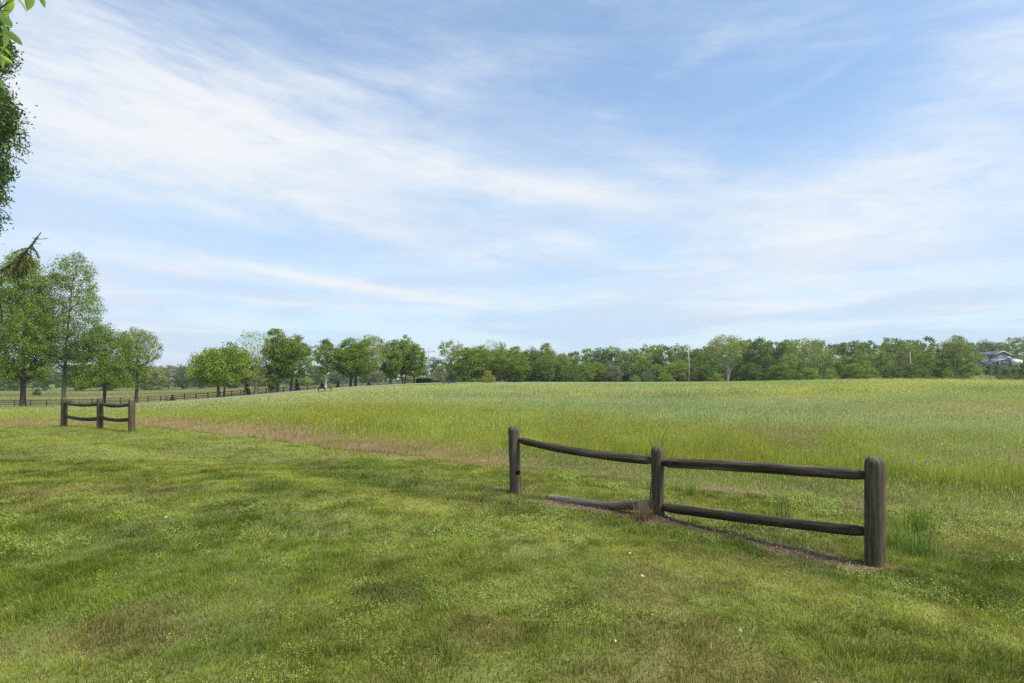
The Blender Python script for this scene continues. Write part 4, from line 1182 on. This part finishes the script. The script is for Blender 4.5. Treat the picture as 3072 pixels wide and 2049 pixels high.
# ------------------------------------------------------------------ poles and wire
def pole(px, ytop, Y, r, label, arm=False, base=None):
    x = W(px, Y); z = tz(x, Y); h = ZY(ytop, Y) - z
    root = empty("utility_pole", (x, Y, z), label, "utility pole", "utility poles")
    mb = MB(); mb.tube([(0, 0, -1), (0, 0, h * .5), (-.25 if not arm else 0, 0, h)], [r, r * .85, r * .65], 10)
    mb.build("pole", M['pole'], root, True)
    mb = MB(); mb.tube([(-.25 if not arm else 0, 0, h), (-.25 if not arm else 0, 0, h + .35)], [.06, .04], 8); mb.build("insulator", M['board'], root)
    if arm:
        mb = MB(); mb.tube([(0, 0, h * .93), (1.6, 0, h * .95)], [.05, .04], 6); mb.tube([(1.6, 0, h * .95), (1.9, 0, h * .93)], [.16, .1], 8); mb.build("lamp_arm", M['board'], root)
    return (x, Y, z + h)
p1 = pole(2067, 1036, 146, .17, "bare grey wooden utility pole standing by the far road before the wood")
p2 = pole(1285, 1049, 178, .17, "thin far utility pole with a short lamp arm above the clipped hedge", True)
p3 = pole(2732, 1056, 176, .2, "pale utility pole top half hidden in the trees of the wood on the right")
for i, (p, q, lb) in enumerate(((p2, p1, "thin overhead wire between the far pole and the middle pole"), (p1, p3, "thin overhead wire from the middle pole into the wood on the right"))):
    t = np.linspace(0, 1, 20); P = np.array(p) * (1 - t[:, None]) + np.array(q) * t[:, None]; P[:, 2] -= 4 * t * (1 - t) * 1.2 + .1
    mb = MB(); mb.tube(P, np.full(20, .012), 4, False); tag(mb.build("overhead_wire", M['board']), lb, "wire", "overhead wires")

def marker():
    Y = 158; x = W(1483, Y); z = tz(x, Y); r = empty("mailbox", (x, Y, z), "small white roadside mailbox on a post right of the round golden shrub", "mailbox")
    mb = MB(); mb.box(-.07, .07, -.07, .07, -.2, 1.0); mb.build("post", M['board'], r)
    mb = MB(); c = [(-.16, 1.0), (.16, 1.0), (.16, 1.3), (.11, 1.42), (0, 1.47), (-.11, 1.42), (-.16, 1.3)]; mb.prism(c, -.3, .3); mb.build("box", M['white'], r)
M['white'] = mat_flat("white_paint", (.50, .50, .49), .5)
marker()
def frame():
    """pale goal-like timber frame in the pasture"""
    Y = 225; x = W(186, Y); z = tz(x, Y); r = empty("pasture_gate_frame", (x, Y, z), "thin pale timber frame in the pasture behind the bare leaning trunk", "frame")
    h = ZY(1163, Y) - z; w = 1.9
    for sx in (-1, 1):
        mb = MB(); mb.box(sx * w - .06, sx * w + .06, -.06, .06, -.2, h); mb.build("post", M['boardpale'], r)
    mb = MB(); mb.box(-w - .3, w + .3, -.18, -.07, h - .18, h - .02); mb.build("crossbar", M['boardpale'], r)
frame()

# ------------------------------------------------------------------ house, garage, camper on the far slope
M['siding'] = mat_siding("grey_siding", (.21, .22, .25)); M['sidingdark'] = mat_siding("dark_grey_siding", (.14, .145, .175))
M['shingle'] = mat_flat("dark_shingle", (.085, .09, .10), .9, .2, 2.0, .3); M['metalroof'] = mat_flat("pale_grey_metal_roof", (.21, .21, .235), .45, .4, 1.0, .15)
M['glass'] = mat_flat("dark_window_glass", (.02, .025, .03), .1, .6); M['base'] = mat_flat("dark_block_base", (.07, .075, .09), .9)
M['camper'] = mat_flat("camper_white", (.50, .51, .52), .35, .5, 1.0, .05); M['tyre'] = mat_flat("tyre_rubber", (.02, .02, .02), .9)
def house():
    Y0 = 300.0; k = Y0 / F
    zg = tz(W(3000, Y0), Y0); zg = ZY(1099, Y0)
    root = empty("house", (W(2985, Y0), Y0, zg), "grey two-storey house with a wide gable and dark shingle roof on the far slope", "house")
    X = lambda p: (p - 2985) * k
    Z = lambda y: (1099 - y) * k
    def part(name, f, mat, par=root, lab=None):
        mb = MB(); f(mb); o = mb.build(name, M[mat], par)
        if lab: o['label'] = lab
        return o
    part("wall", lambda m: m.box(X(2937), X(2976.7), 0, 8, -1, Z(1067)), 'siding', lab="left wing wall in pale siding")
    part("wall", lambda m: m.prism([(X(2977), -1), (X(3023), -1), (X(3023), Z(1065)), (X(3000), Z(1055.5)), (X(2977), Z(1065))], -1.5, 9), 'siding', lab="gable wall")
    def wing(m):
        x0, x1 = X(2934), X(2985); r0 = X(2953)
        V = [(x0, -.6, Z(1067.3)), (x1, -.6, Z(1067.3)), (x1, 8.6, Z(1067.3)), (x0, 8.6, Z(1067.3)), (r0, 4, Z(1055.5)), (x1, 4, Z(1055.5))]
        m.add(V, [np.array([(0, 1, 5, 4), (2, 3, 4, 5)]), np.array([(3, 0, 4)]), np.array([(0, 3, 2, 1)])])
    part("roof", wing, 'shingle')
    def gab(m):
        a, b, c = (X(2975), Z(1066.2)), (X(3000), Z(1054.8)), (X(3026), Z(1066.2)); t = .28
        m.prism([a, b, c, (c[0], c[1] + t), (b[0], b[1] + t), (a[0], a[1] + t)][::-1], -2.0, 9.3)
    part("roof", gab, 'shingle')
    def trim(m):
        a, b, c = (X(2975), Z(1066.2)), (X(3000), Z(1054.8)), (X(3026), Z(1066.2)); t = .36
        m.prism([a, (b[0], b[1] - .05), c, (c[0], c[1] + t), (b[0], b[1] + t + .05), (a[0], a[1] + t)][::-1], -2.15, -2.03)
    part("gable_trim", trim, 'white')
    part("vent_pipe", lambda m: m.tube([(X(2977), 2, Z(1062)), (X(2977), 2, Z(1056.5))], [.09, .09], 8), 'white')
    for p in (2944.5, 2960, 2970):
        w = part("window", lambda m: m.box(X(p) - .35, X(p) + .35, -.05, -.012, Z(1077), Z(1070)), 'white')
        part("pane", lambda m: m.box(X(p) - .26, X(p) + .26, -.075, -.055, Z(1076.4), Z(1070.6)), 'glass', w)
    # low roofs in front
    def low(m):
        V = [(X(2944), -7, Z(1087)), (X(2998), -7, Z(1083)), (X(3017), -7, Z(1077)), (X(3008), -2.2, Z(1074)), (X(2960), -2.2, Z(1076))]
        V2 = [(a, b, c - .2) for a, b, c in V]
        m.add(V + V2, [np.array([(0, 1, 2, 3, 4)]), np.array([(9, 8, 7, 6, 5)]), np.array([(i, i + 5, (i + 1) % 5 + 5, (i + 1) % 5) for i in range(5)])])
    part("porch_roof", low, 'metalroof')
    part("porch_gable", lambda m: m.prism([(X(2990), Z(1077)), (X(3010), Z(1077)), (X(3000), Z(1071))], -6, -2.4), 'metalroof')
    part("porch_wall", lambda m: m.box(X(2945), X(2972), -6.4, -1.6, -1, Z(1086.5)), 'siding')
    part("porch_opening", lambda m: m.box(X(2976), X(2997), -6.2, -2.0, -1, Z(1086)), 'glass')
    g = empty("garage", (W(3017, Y0 - 8), Y0 - 8, zg), "dark grey gabled garage with white corner posts in front of the grey house", "garage")
    k2 = (Y0 - 8) / F
    GX = lambda p: (p - 3017) * k2
    GZ = lambda y: ZY(y, Y0 - 8) - zg
    part("wall", lambda m: m.prism([(GX(2998.5), GZ(1094)), (GX(3036.5), GZ(1094)), (GX(3036.5), GZ(1083)), (GX(3017), GZ(1077.4)), (GX(2998.5), GZ(1083.4))], 0, 7), 'sidingdark', g)
    part("foundation", lambda m: m.box(GX(2998.8), GX(3036.2), .05, 6.9, -.6 + GZ(1099), GZ(1094)), 'base', g)
    def gr(m):
        a, b, c = (GX(2996.5), GZ(1084)), (GX(3017), GZ(1077)), (GX(3038.5), GZ(1083.6)); t = .2
        m.prism([a, b, c, (c[0], c[1] + t), (b[0], b[1] + t), (a[0], a[1] + t)][::-1], -.35, 7.2)
    part("roof", gr, 'metalroof', g)
    def right(m):
        x0, x1, x2, x3 = GX(3019), GX(3063), GX(3050), GX(3025)
        V = [(x0, 7.4, GZ(1080)), (x1, 7.4, GZ(1080)), (x2, 12, GZ(1071)), (x3, 12, GZ(1071)), (x0, 16, GZ(1080)), (x1, 16, GZ(1080))]
        m.add(V, [np.array([(0, 1, 2, 3), (5, 4, 3, 2), (4, 5, 1, 0)]), np.array([(1, 5, 2), (4, 0, 3)])])
    part("roof", right, 'shingle', g)
    part("wall", lambda m: m.box(GX(3020), GX(3061), 7.6, 15.5, -1, GZ(1080.2)), 'sidingdark', g)
    for p in (2998, 3037.2):
        part("corner_post", lambda m: m.box(GX(p) - .09, GX(p) + .09, -.3, -.12, -.4, GZ(1083)), 'white', g)
    c = empty("camper", (W(3053, Y0 - 9), Y0 - 9, zg), "white travel trailer with a raised front overhang parked right of the garage", "camper")
    k3 = (Y0 - 9) / F; CXx = lambda p: (p - 3053) * k3; CZ = lambda y: ZY(y, Y0 - 9) - zg
    part("body", lambda m: m.prism([(CXx(3039), CZ(1096)), (CXx(3056), CZ(1096)), (CXx(3057), CZ(1091.5)), (CXx(3067), CZ(1090)), (CXx(3069), CZ(1086)), (CXx(3068), CZ(1081.5)), (CXx(3062), CZ(1079)), (CXx(3039), CZ(1078.6))], 0, 2.4), 'camper', c)
    for p0, p1, y0, y1 in ((3043, 3049, 1087, 1084.5), (3058, 3062.5, 1087, 1084.5), (3053, 3059, 1091, 1089)):
        part("window", lambda m: m.box(CXx(p0), CXx(p1), -.04, -.008, CZ(y0), CZ(y1)), 'glass', c)
    part("skirt", lambda m: m.box(CXx(3041), CXx(3056), .2, 2.2, -.1 + CZ(1099), CZ(1096) - .01), 'base', c)
    part("stripe", lambda m: m.prism([(CXx(3040), CZ(1094.8)), (CXx(3052), CZ(1094.8)), (CXx(3055), CZ(1092.5)), (CXx(3040), CZ(1092.5))], -.03, -.006), 'base', c)
    for p in (3046, 3050):
        part("wheel", lambda m: m.tube([(CXx(p), -.12, .35 + CZ(1099)), (CXx(p), .15, .35 + CZ(1099))], [.36, .36], 16), 'tyre', c)
house()

# ------------------------------------------------------------------ near left greenery
def near_tree():
    """broad-leaved tree whose right side reaches into the picture at the upper left"""
    rng = np.random.default_rng(61); Y0 = 8.2
    tx = W(-560, Y0); root = empty("deciduous_tree", (tx, Y0, tz(tx, Y0)), "dark leafy tree whose crown edge hangs into the upper left corner", "tree")
    O = np.array(root.location)
    ys = [60, 130, 160, 195, 212, 240, 262, 300, 340, 380, 400, 440, 475, 505, 525, 560, 585, 610, 645, 670]
    xs = [12, 22, 44, 52, 10, 4, 26, 30, 52, 78, 84, 72, 60, 40, 18, 6, 16, 12, 6, -10]
    C = []
    while len(C) < 900:
        y = rng.uniform(-500, 700); e = float(np.interp(y, ys, xs)) if y > 60 else 12 - (60 - y) * .4
        e -= 10
        px = e - abs(rng.normal(0, 1)) * 150 if rng.uniform() < .55 else rng.uniform(-900, e)
        Yd = rng.uniform(7.1, 9.4); 
        if px < -1100: continue
        C.append((W(px, Yd) if px < -150 else W(px, Yd), Yd, ZY(y, Yd)))
    C = np.array(C); k = 84
    B = np.repeat(C, k, axis=0); n = len(B); G = rng.normal(size=(n, 3)) * .065
    P = B + G
    px = P[:, 0] / P[:, 1] * F + CX; py = HY - (P[:, 2] - CH) / P[:, 1] * F
    me = leaves_mesh(P - O, rng.uniform(.04, .075, n), rng.uniform(.018, .03, n), rng, .3, np.clip(np.repeat(rng.uniform(.1, .8, len(C)), k) + rng.normal(0, .2, n), 0, 1), "crown")
    link("crown", me, M['f_ivy'], root)
    mb = MB(); tp = np.array([(0, 0, -.3), (.05, 0, 2), (0, .1, 4), (.2, .1, 6.5), (.3, .1, 8)]); mb.tube(tp, [.17, .15, .12, .08, .04], 10)
    for c in C[::6]:
        q = c - O; b = np.array([.1, .1, max(1.5, q[2] - .5 * abs(q[0]))]); m_ = (b + q) / 2 + rng.normal(0, .08, 3)
        mb.tube([b, m_, q], [.03, .014, .004], 5, False)
    mb.build("trunk", M['barkdark'], root, True)
near_tree()

def spruce():
    rng = np.random.default_rng(62); Y0 = 7.4; tx = W(-520, Y0)
    root = empty("spruce_tree", (tx, Y0, tz(tx, Y0)), "spruce at the left edge with a drooping bough, bare upturned tip and one cone", "tree")
    O = np.array(root.location); V = lambda px, py, Yd=Y0: np.array((W(px, Yd), Yd, ZY(py, Yd)))
    tr = MB(); tr.tube([(0, 0, -.3), (0, 0, 2), (0, .1, 5), (.05, .1, 9)], [.22, .2, .13, .03], 10); tr.build("trunk", M['barkdark'], root, True)
    wood_, P, NP = MB(), [], 0
    Q, D = [], []
    def twig(pts, r0, r1, dens=900, nl=.02, needles=True, t0=0.0):
        pts = np.array(pts); t = np.linspace(0, 1, 14); s = np.linspace(0, 1, len(pts))
        c = np.stack([np.interp(t, s, pts[:, i]) for i in range(3)], -1)
        c[1:-1] = (c[:-2] + 2 * c[1:-1] + c[2:]) / 4
        wood_.tube(c - O, np.linspace(r0, r1, 14), 5, False)
        if needles:
            L = np.linalg.norm(np.diff(pts, axis=0), axis=1).sum(); n = int(dens * L)
            tt = rng.uniform(t0, 1, n); b = np.stack([np.interp(tt, t, c[:, i]) for i in range(3)], -1)
            ax = (pts[-1] - pts[0]) / (np.linalg.norm(pts[-1] - pts[0]) + 1e-9)
            d = rng.normal(size=(n, 3)) + ax * .9; d /= np.linalg.norm(d, axis=1)[:, None]
            Q.append(b); D.append(d * nl * rng.uniform(.7, 1.3, n)[:, None])
    # main bough
    bough = [V(-520, 930), V(-250, 890), V(-60, 842), V(0, 812), V(40, 788), V(72, 762), V(98, 732), V(112, 712), V(124, 696)]
    twig(bough[:6], .026, .010, 500)
    twig(bough[5:8], .010, .006, 1500, .022)
    twig(bough[7:], .007, .004, 130, .012)
    twig([V(112, 717), V(128, 717), V(146, 714)], .005, .003, 140, .010); twig([V(112, 717), V(104, 715), V(95, 712)], .004, .002, 140, .01)
    twig([V(104, 730), V(113, 731), V(122, 733)], .004, .002, 200, .01)
    for i in range(42):
        f = rng.uniform(0, .66) ** .8; s = np.linspace(0, 1, 7); bp = np.array(bough[2:]); 
        p = np.array([np.interp(f, s, bp[:, j]) for j in range(3)])
        L = rng.uniform(.10, .30) * (1.25 - .7 * f); dx = rng.normal(0, .03)
        q = p + np.array([dx, rng.normal(0, .08), -L]); m_ = (p + q) / 2 + np.array([dx * .3 + .012, 0, .01])
        twig([p, m_, q], .003, .0015, 1300, .018)
    # lower hanging boughs
    for (x0, y0, x1, y1) in ((-200, 930, 22, 905), (-200, 985, 34, 960), (-220, 860, 12, 868), (-220, 1010, 14, 1000)):
        b = [V(x0, y0 - 40), V((x0 + x1) / 2, (y0 + y1) / 2 - 25), V(x1, y1)]
        twig(b, .016, .004, 500)
        for i in range(15):
            f = rng.uniform(.35, 1); p = b[0] * (1 - f) + b[2] * f + np.array([0, 0, .06 * (1 - f)])
            q = p + np.array([rng.normal(0, .05), rng.normal(0, .08), -rng.uniform(.12, .32)])
            twig([p, (p + q) / 2 + np.array([.02, 0, .03]), q], .004, .002, 1500, .022)
    # upper hanging tips under the leafy crown
    for (x, y, dx, dy) in ((40, 470, 40, 22), (60, 440, 30, 18), (30, 490, 25, 30), (10, 600, 34, 6), (5, 590, 28, 36), (0, 625, 36, 34), (-5, 640, 22, 30), (12, 500, 10, 44), (50, 400, 40, 10), (-8, 560, 12, 40), (20, 545, 6, 30)):
        p = V(x, y, 7.6); q = V(x + dx, y + dy, 7.6); b0 = V(-180, y - 60, 7.6)
        twig([b0, (b0 + p) / 2 + np.array([0, 0, .08]), p], .012, .005, 250); twig([p, (p + q) / 2 + np.array([0, 0, .02]), q], .005, .002, 700, .016)
    wood_.build("branch", M['twig'], root, True)
    Q = np.concatenate(Q); D = np.concatenate(D); n = len(Q)
    sd = np.cross(D, rng.normal(size=(n, 3))); sd /= np.linalg.norm(sd, axis=1)[:, None]; sd *= .0024
    VV = np.stack([Q - sd, Q + sd, Q + D + sd * .4, Q + D - sd * .4], 1).reshape(-1, 3) - O
    me = mk_mesh("needles", VV, [np.arange(n)[:, None] * 4 + np.arange(4)]); set_attr(me, 'tint', rng.uniform(size=n), 'FLOAT', 'FACE')
    link("needles", me, M['needle'], root)
    # the cone
    cp = V(67, 800) ; L = 37 / F * Y0; mb = MB()
    t = np.linspace(0, 1, 14); mb.tube(np.stack([0 * t, 0 * t, -L * t], -1) + cp - O, .018 * np.sin(np.clip(t * .93 + .06, 0, 1) * np.pi) ** .55 + .003, 12, True)
    for i in range(90):
        tt = i / 90; a = i * 2.4; r = .018 * math.sin(min(1, tt * .93 + .06) * math.pi) ** .55 + .002
        c = cp - O + np.array([math.cos(a) * r, math.sin(a) * r, -L * tt]); d = np.array([math.cos(a), math.sin(a), 0]); s_ = np.array([-d[1], d[0], 0]) * .007
        mb.add([c - s_ + (0, 0, .006), c + s_ + (0, 0, .006), c + d * .005 + (0, 0, -.012)], [np.array([(0, 1, 2)])])
    mb.build("cone", M['cone'], root)
M['cone'] = mat_flat("brown_cone", (.075, .05, .03), .8, .2, 30, .4)
spruce()

def big_leaves():
    rng = np.random.default_rng(63); Y0 = 2.1
    V = lambda px, py, d=Y0: np.array((W(px, d), d, ZY(py, d)))
    o0 = V(-120, -160)
    root = empty("overhanging_branch", tuple(o0), "few large light green leaves hanging into the very top left corner", "branch")
    LV = [((30, -25), (0, 55), 34, 0), ((76, -25), (82, 33), 36, 0), ((44, -12), (78, 50), 9, 1), ((112, -20), (135, 24), 18, 0),
          ((-8, 45), (38, 77), 24, 0), ((10, 90), (68, 134), 22, 0), ((8, 70), (8, 150), 26, 1), ((0, 140), (36, 182), 14, 1),
          ((0, 165), (44, 214), 12, 1), ((-6, 150), (8, 205), 20, 0), ((-14, 235), (12, 268), 18, 0), ((14, 172), (30, 192), 14, 0),
          ((-60, 20), (-20, 90), 36, 0), ((-70, 100), (-30, 160), 30, 0), ((-50, -60), (10, -30), 30, 0), ((30, 30), (8, 38), 8, 0), ((-60, 180), (-20, 240), 28, 0), ((-10, 20), (18, 10), 18, 0)]
    stem = MB(); st = [V(-120, -160), V(-40, -60), V(-6, 30), V(-2, 100), V(-6, 170), V(-16, 240)]
    stem.tube(np.array(st) - o0, [.006, .005, .004, .003, .0025, .002], 6, False)
    for a, b, w, k in LV:
        d0 = Y0 + rng.uniform(-.06, .06); p, q = V(*a, d0), V(*b, d0 + rng.uniform(-.05, .05))
        ax = q - p; L = np.linalg.norm(ax); ax /= L; side = np.cross(ax, (0, 1, .2 if not k else 1.2)); side /= np.linalg.norm(side); nr = np.cross(side, ax)
        n = 9; t = np.linspace(0, 1, n); wd = w / F * Y0 / 2 * np.sin(np.clip(t, 0, 1) ** .8 * np.pi) ** .8 * (1 - .2 * t)
        wd[0] = wd[-1] = .0004
        mid = p + ax * (t * L)[:, None] + nr * (np.sin(t * np.pi) * L * .09)[:, None]
        VV = np.concatenate([mid - side * wd[:, None] + nr * (wd * .28)[:, None], mid, mid + side * wd[:, None] + nr * (wd * .28)[:, None]]) - o0
        i = np.arange(n - 1)[:, None]
        Fc = np.concatenate([np.concatenate([i, i + 1, i + n + 1, i + n], 1), np.concatenate([i + n, i + n + 1, i + 2 * n + 1, i + 2 * n], 1)])
        me = mk_mesh("leaf", VV, [Fc], True); set_attr(me, 'tint', np.full(len(VV), rng.uniform(.1, .9)))
        link("leaf", me, M['bigleaf'], root)
        j = min(st, key=lambda s: np.linalg.norm(s - p)); stem.tube(np.array([j, (j + p) / 2, p]) - o0, [.0018, .0014, .001], 5, False)
    stem.build("stem", M['twig'], root, True)
big_leaves()

# ------------------------------------------------------------------ tufts and small things by the near fence
def tuft(px, Y, n, h, spread, label, culms=0, col=(.10, .17, .025), seed=0):
    rng = np.random.default_rng(seed); x, z = W(px, Y), 0; z = tz(x, Y)
    root = empty("grass_tuft", (x, Y, z), label, "grass tuft", "tall grass tufts")
    def strips(n, h, wd, lean, base, cl):
        th = rng.uniform(0, 6.28, n); la = np.abs(rng.normal(0, lean, n)); hh = h * rng.uniform(.45, 1.1, n)
        bx, by = rng.normal(0, base, n), rng.normal(0, base, n)
        t = np.linspace(0, 1, 5); V = []
        for s in (-1, 1):
            V.append(np.stack([bx[:, None] + np.cos(th)[:, None] * la[:, None] * hh[:, None] * t ** 1.8 - np.sin(th)[:, None] * s * wd / 2 * (1 - t ** 2 * .9),
                               by[:, None] + np.sin(th)[:, None] * la[:, None] * hh[:, None] * t ** 1.8 + np.cos(th)[:, None] * s * wd / 2 * (1 - t ** 2 * .9),
                               hh[:, None] * (t - .25 * la[:, None] * t ** 2)], -1))
        V = np.stack(V, 2).reshape(-1, 3); b = (np.arange(n)[:, None, None] * 10 + np.arange(4)[None, :, None] * 2)
        Fc = (b + np.array([0, 1, 3, 2])).reshape(-1, 4)
        me = mk_mesh("blades", V, [Fc]); c = jit(np.tile(np.array(cl), (n, 1)), rng, .25); set_attr(me, 'col', np.repeat(c, 10, axis=0), 'FLOAT_VECTOR')
        return me
    link("blades", strips(n, h, .005, .38, spread, col), M['lawn'], root)
    if culms: link("stalks", strips(culms, h * 2.1, .004, .28, spread * .6, (.16, .19, .07)), M['lawn'], root)
tuft(2692, 5.85, 170, .36, .085, "dense upright tuft of tall grass just right of the nearest fence post", 0, (.20, .28, .05), seed=1)
tuft(2762, 5.55, 240, .24, .09, "low spreading tuft with long bent stalks, right of the nearest fence post", 9, (.17, .25, .05), seed=2)
tuft(2755, 6.4, 200, .34, .07, "bright green tuft behind the low spreading one", 7, (.14, .21, .03), seed=3)
tuft(2345, 6.9, 70, .38, .08, "thin tall tuft seen under the upper rail, between middle and nearest post", 4, seed=4)
tuft(2075, 8.3, 80, .30, .05, "small upright tuft just right of the middle post", 2, (.15, .22, .03), seed=5)
tuft(2035, 8.6, 50, .26, .05, "tiny tuft beside the middle post", 0, (.15, .22, .03), seed=6)
tuft(2950, 5.1, 120, .10, .12, "dark flat tuft of lush grass at the right edge beyond the nearest post", 0, (.06, .12, .02), seed=7)

def vine():
    rng = np.random.default_rng(64); Y = 6.9; V = lambda px, py, d=Y: np.array((W(px, d), d, ZY(py, d)))
    root = empty("dead_vine", (W(1953, Y), Y, 0), "thin bare dark vine climbing the left side of the middle fence post", "vine"); O = np.array(root.location)
    mb = MB(); P = lambda L: np.array([V(*a) for a in L]) - O
    mb.tube(P([(1949, 1560), (1951, 1500), (1952, 1470), (1956, 1440), (1957, 1420)]), [.006, .007, .008, .006, .004], 6)
    mb.tube(P([(1957, 1420), (1962, 1390), (1958, 1345), (1950, 1318), (1938, 1298)]), [.004, .003, .003, .002, .001], 5)
    mb.tube(P([(1985, 1345), (1987, 1325), (1993, 1300), (2001, 1285), (2008, 1281)]), [.003, .0025, .002, .0015, .001], 5)
    for a in (((1956, 1432), (1945, 1429), (1935, 1424)), ((1953, 1458), (1946, 1456), (1942, 1453)), ((1990, 1372), (1998, 1366), (2004, 1361)), ((1952, 1480), (1945, 1474), (1940, 1466))):
        mb.tube(P(a), [.003, .002, .001], 5)
    mb.build("stem", M['barkdark'], root, True)
    r2 = empty("dead_weed", (W(1932, 6.85), 6.85, tz(W(1932, 6.85), 6.85)), "tuft of dry tan dead stalks at the foot of the middle fence post", "dead plant")
    n = 420; th = rng.uniform(0, 6.28, n); h = rng.uniform(.05, .26, n); la = np.abs(rng.normal(0, .3, n)); bx, by = rng.normal(0, .05, n), rng.normal(0, .04, n)
    B = np.stack([bx, by, 0 * bx], -1); T = B + np.stack([np.cos(th) * la * h, np.sin(th) * la * h, h], -1); sd = np.stack([-np.sin(th), np.cos(th), 0 * th], -1) * .0018
    me = mk_mesh("stalks", np.stack([B - sd, B + sd, T + sd * .5, T - sd * .5], 1).reshape(-1, 3), [np.arange(n)[:, None] * 4 + np.arange(4)])
    set_attr(me, 'col', np.repeat(jit(np.tile(np.array([.27, .19, .11]), (n, 1)), rng, .3), 4, axis=0), 'FLOAT_VECTOR'); link("stalks", me, M['weed'], r2)
vine()

def flowers():
    rng = np.random.default_rng(65); P = []
    for px, Y, n, sp in ((2785, 8.9, 26, .25), (2870, 9.8, 24, .4), (2960, 9.6, 16, .4), (2455, 10.5, 8, .2), (2545, 10.3, 6, .2), (2755, 9.4, 8, .2)):
        x = W(px, Y) + rng.normal(0, sp, n); y = Y + rng.normal(0, sp, n); P.append(np.stack([x, y, terr(x, y) + rng.uniform(.30, .46, n)], -1))
    P = np.concatenate(P); P = np.concatenate([P + rng.normal(0, .012, P.shape) for _ in range(5)]); n = len(P)
    me = leaves_mesh(P, rng.uniform(.012, .024, n), .012, rng, .2, None, "vetch_flowers")
    set_attr(me, 'col', np.repeat(jit(np.tile(np.array([.17, .13, .33]), (n, 1)), rng, .3), 4, axis=0), 'FLOAT_VECTOR')
    tag(link("vetch_flowers", me, M['weed']), "violet vetch flowers scattered in the meadow beyond the nearest fence post", "wildflowers", kind='stuff')
flowers()

def litter():
    rng = np.random.default_rng(66)
    def leaf(px, py, s, rgb, label, nm='dry_leaf'):
        Y = CH * F / (py - HY) ; x = W(px, Y); z = tz(x, Y) + .055
        n = 7; a = np.linspace(0, 2 * np.pi, n, endpoint=False); V = np.stack([np.cos(a) * s * (1 + .3 * np.sin(3 * a)), np.sin(a) * s * .55, .25 * s * np.abs(np.sin(a)) + rng.normal(0, .1 * s, n)], -1)
        V = np.concatenate([V, [[0, 0, 0]]]); Fc = np.array([(i, (i + 1) % n, n) for i in range(n)])
        me = mk_mesh(nm, V, [Fc]); o = link(nm, me, mat_flat("dry_leaf_skin", rgb, .8, .2, 40, .3)); o.location = (x, Y, z); o.rotation_euler = (rng.uniform(.2, .9), rng.uniform(-.4, .4), rng.uniform(0, 6))
        tag(o, label, "dry leaf", "dry leaves lying on the lawn")
    leaf(2222, 1917, .018, (.30, .28, .24), "pale curled dry leaf in the lawn below the nearest post, the whitest one")
    leaf(1846, 1950, .014, (.36, .33, .29), "small whitish leaf standing on edge in the grass near the bottom middle")
    leaf(1928, 1752, .018, (.42, .30, .24), "pinkish tan dry leaf in the lawn below the gap between the fence posts")
    leaf(1890, 1680, .014, (.36, .33, .29), "pale small leaf in the lawn below the fallen rail")
    leaf(1688, 1770, .014, (.36, .36, .36), "little grey curled leaf in the weedy patch below the far post")
    leaf(2292, 1955, .016, (.13, .05, .03), "reddish brown leaf at the bottom right of the lawn")
    leaf(2930, 1755, .014, (.30, .10, .05), "russet leaf in the lawn at the far right")
    leaf(1600, 1848, .018, (.30, .15, .07), "brown upright leaf in the dark grass below the weedy patch")
    leaf(80, 1636, .016, (.45, .40, .34), "pale dry leaf in the lawn near the left edge")
    leaf(498, 1563, .018, (.35, .25, .25), "mauve-brown dry leaf in the left part of the lawn")
litter()

# ------------------------------------------------------------------ air
def haze():
    mb = MB(); mb.box(-460, 460, -30, 460, -12, 36)
    m = new_mat("thin_air"); v = S.node('ShaderNodeVolumePrincipled')
    v.inputs['Color'].default_value = (.80, .88, 1.0, 1); v.inputs['Density'].default_value = .00017; v.inputs['Anisotropy'].default_value = .3
    o = S.node('ShaderNodeOutputMaterial'); S.nt.links.new(v.outputs[0], o.inputs['Volume'])
    m.cycles.homogeneous_volume = True
    tag(mb.build("haze", m), kind='stuff', label="faint summer haze in the air over the far trees", cat="haze")
HAZE = True
if HAZE: haze()
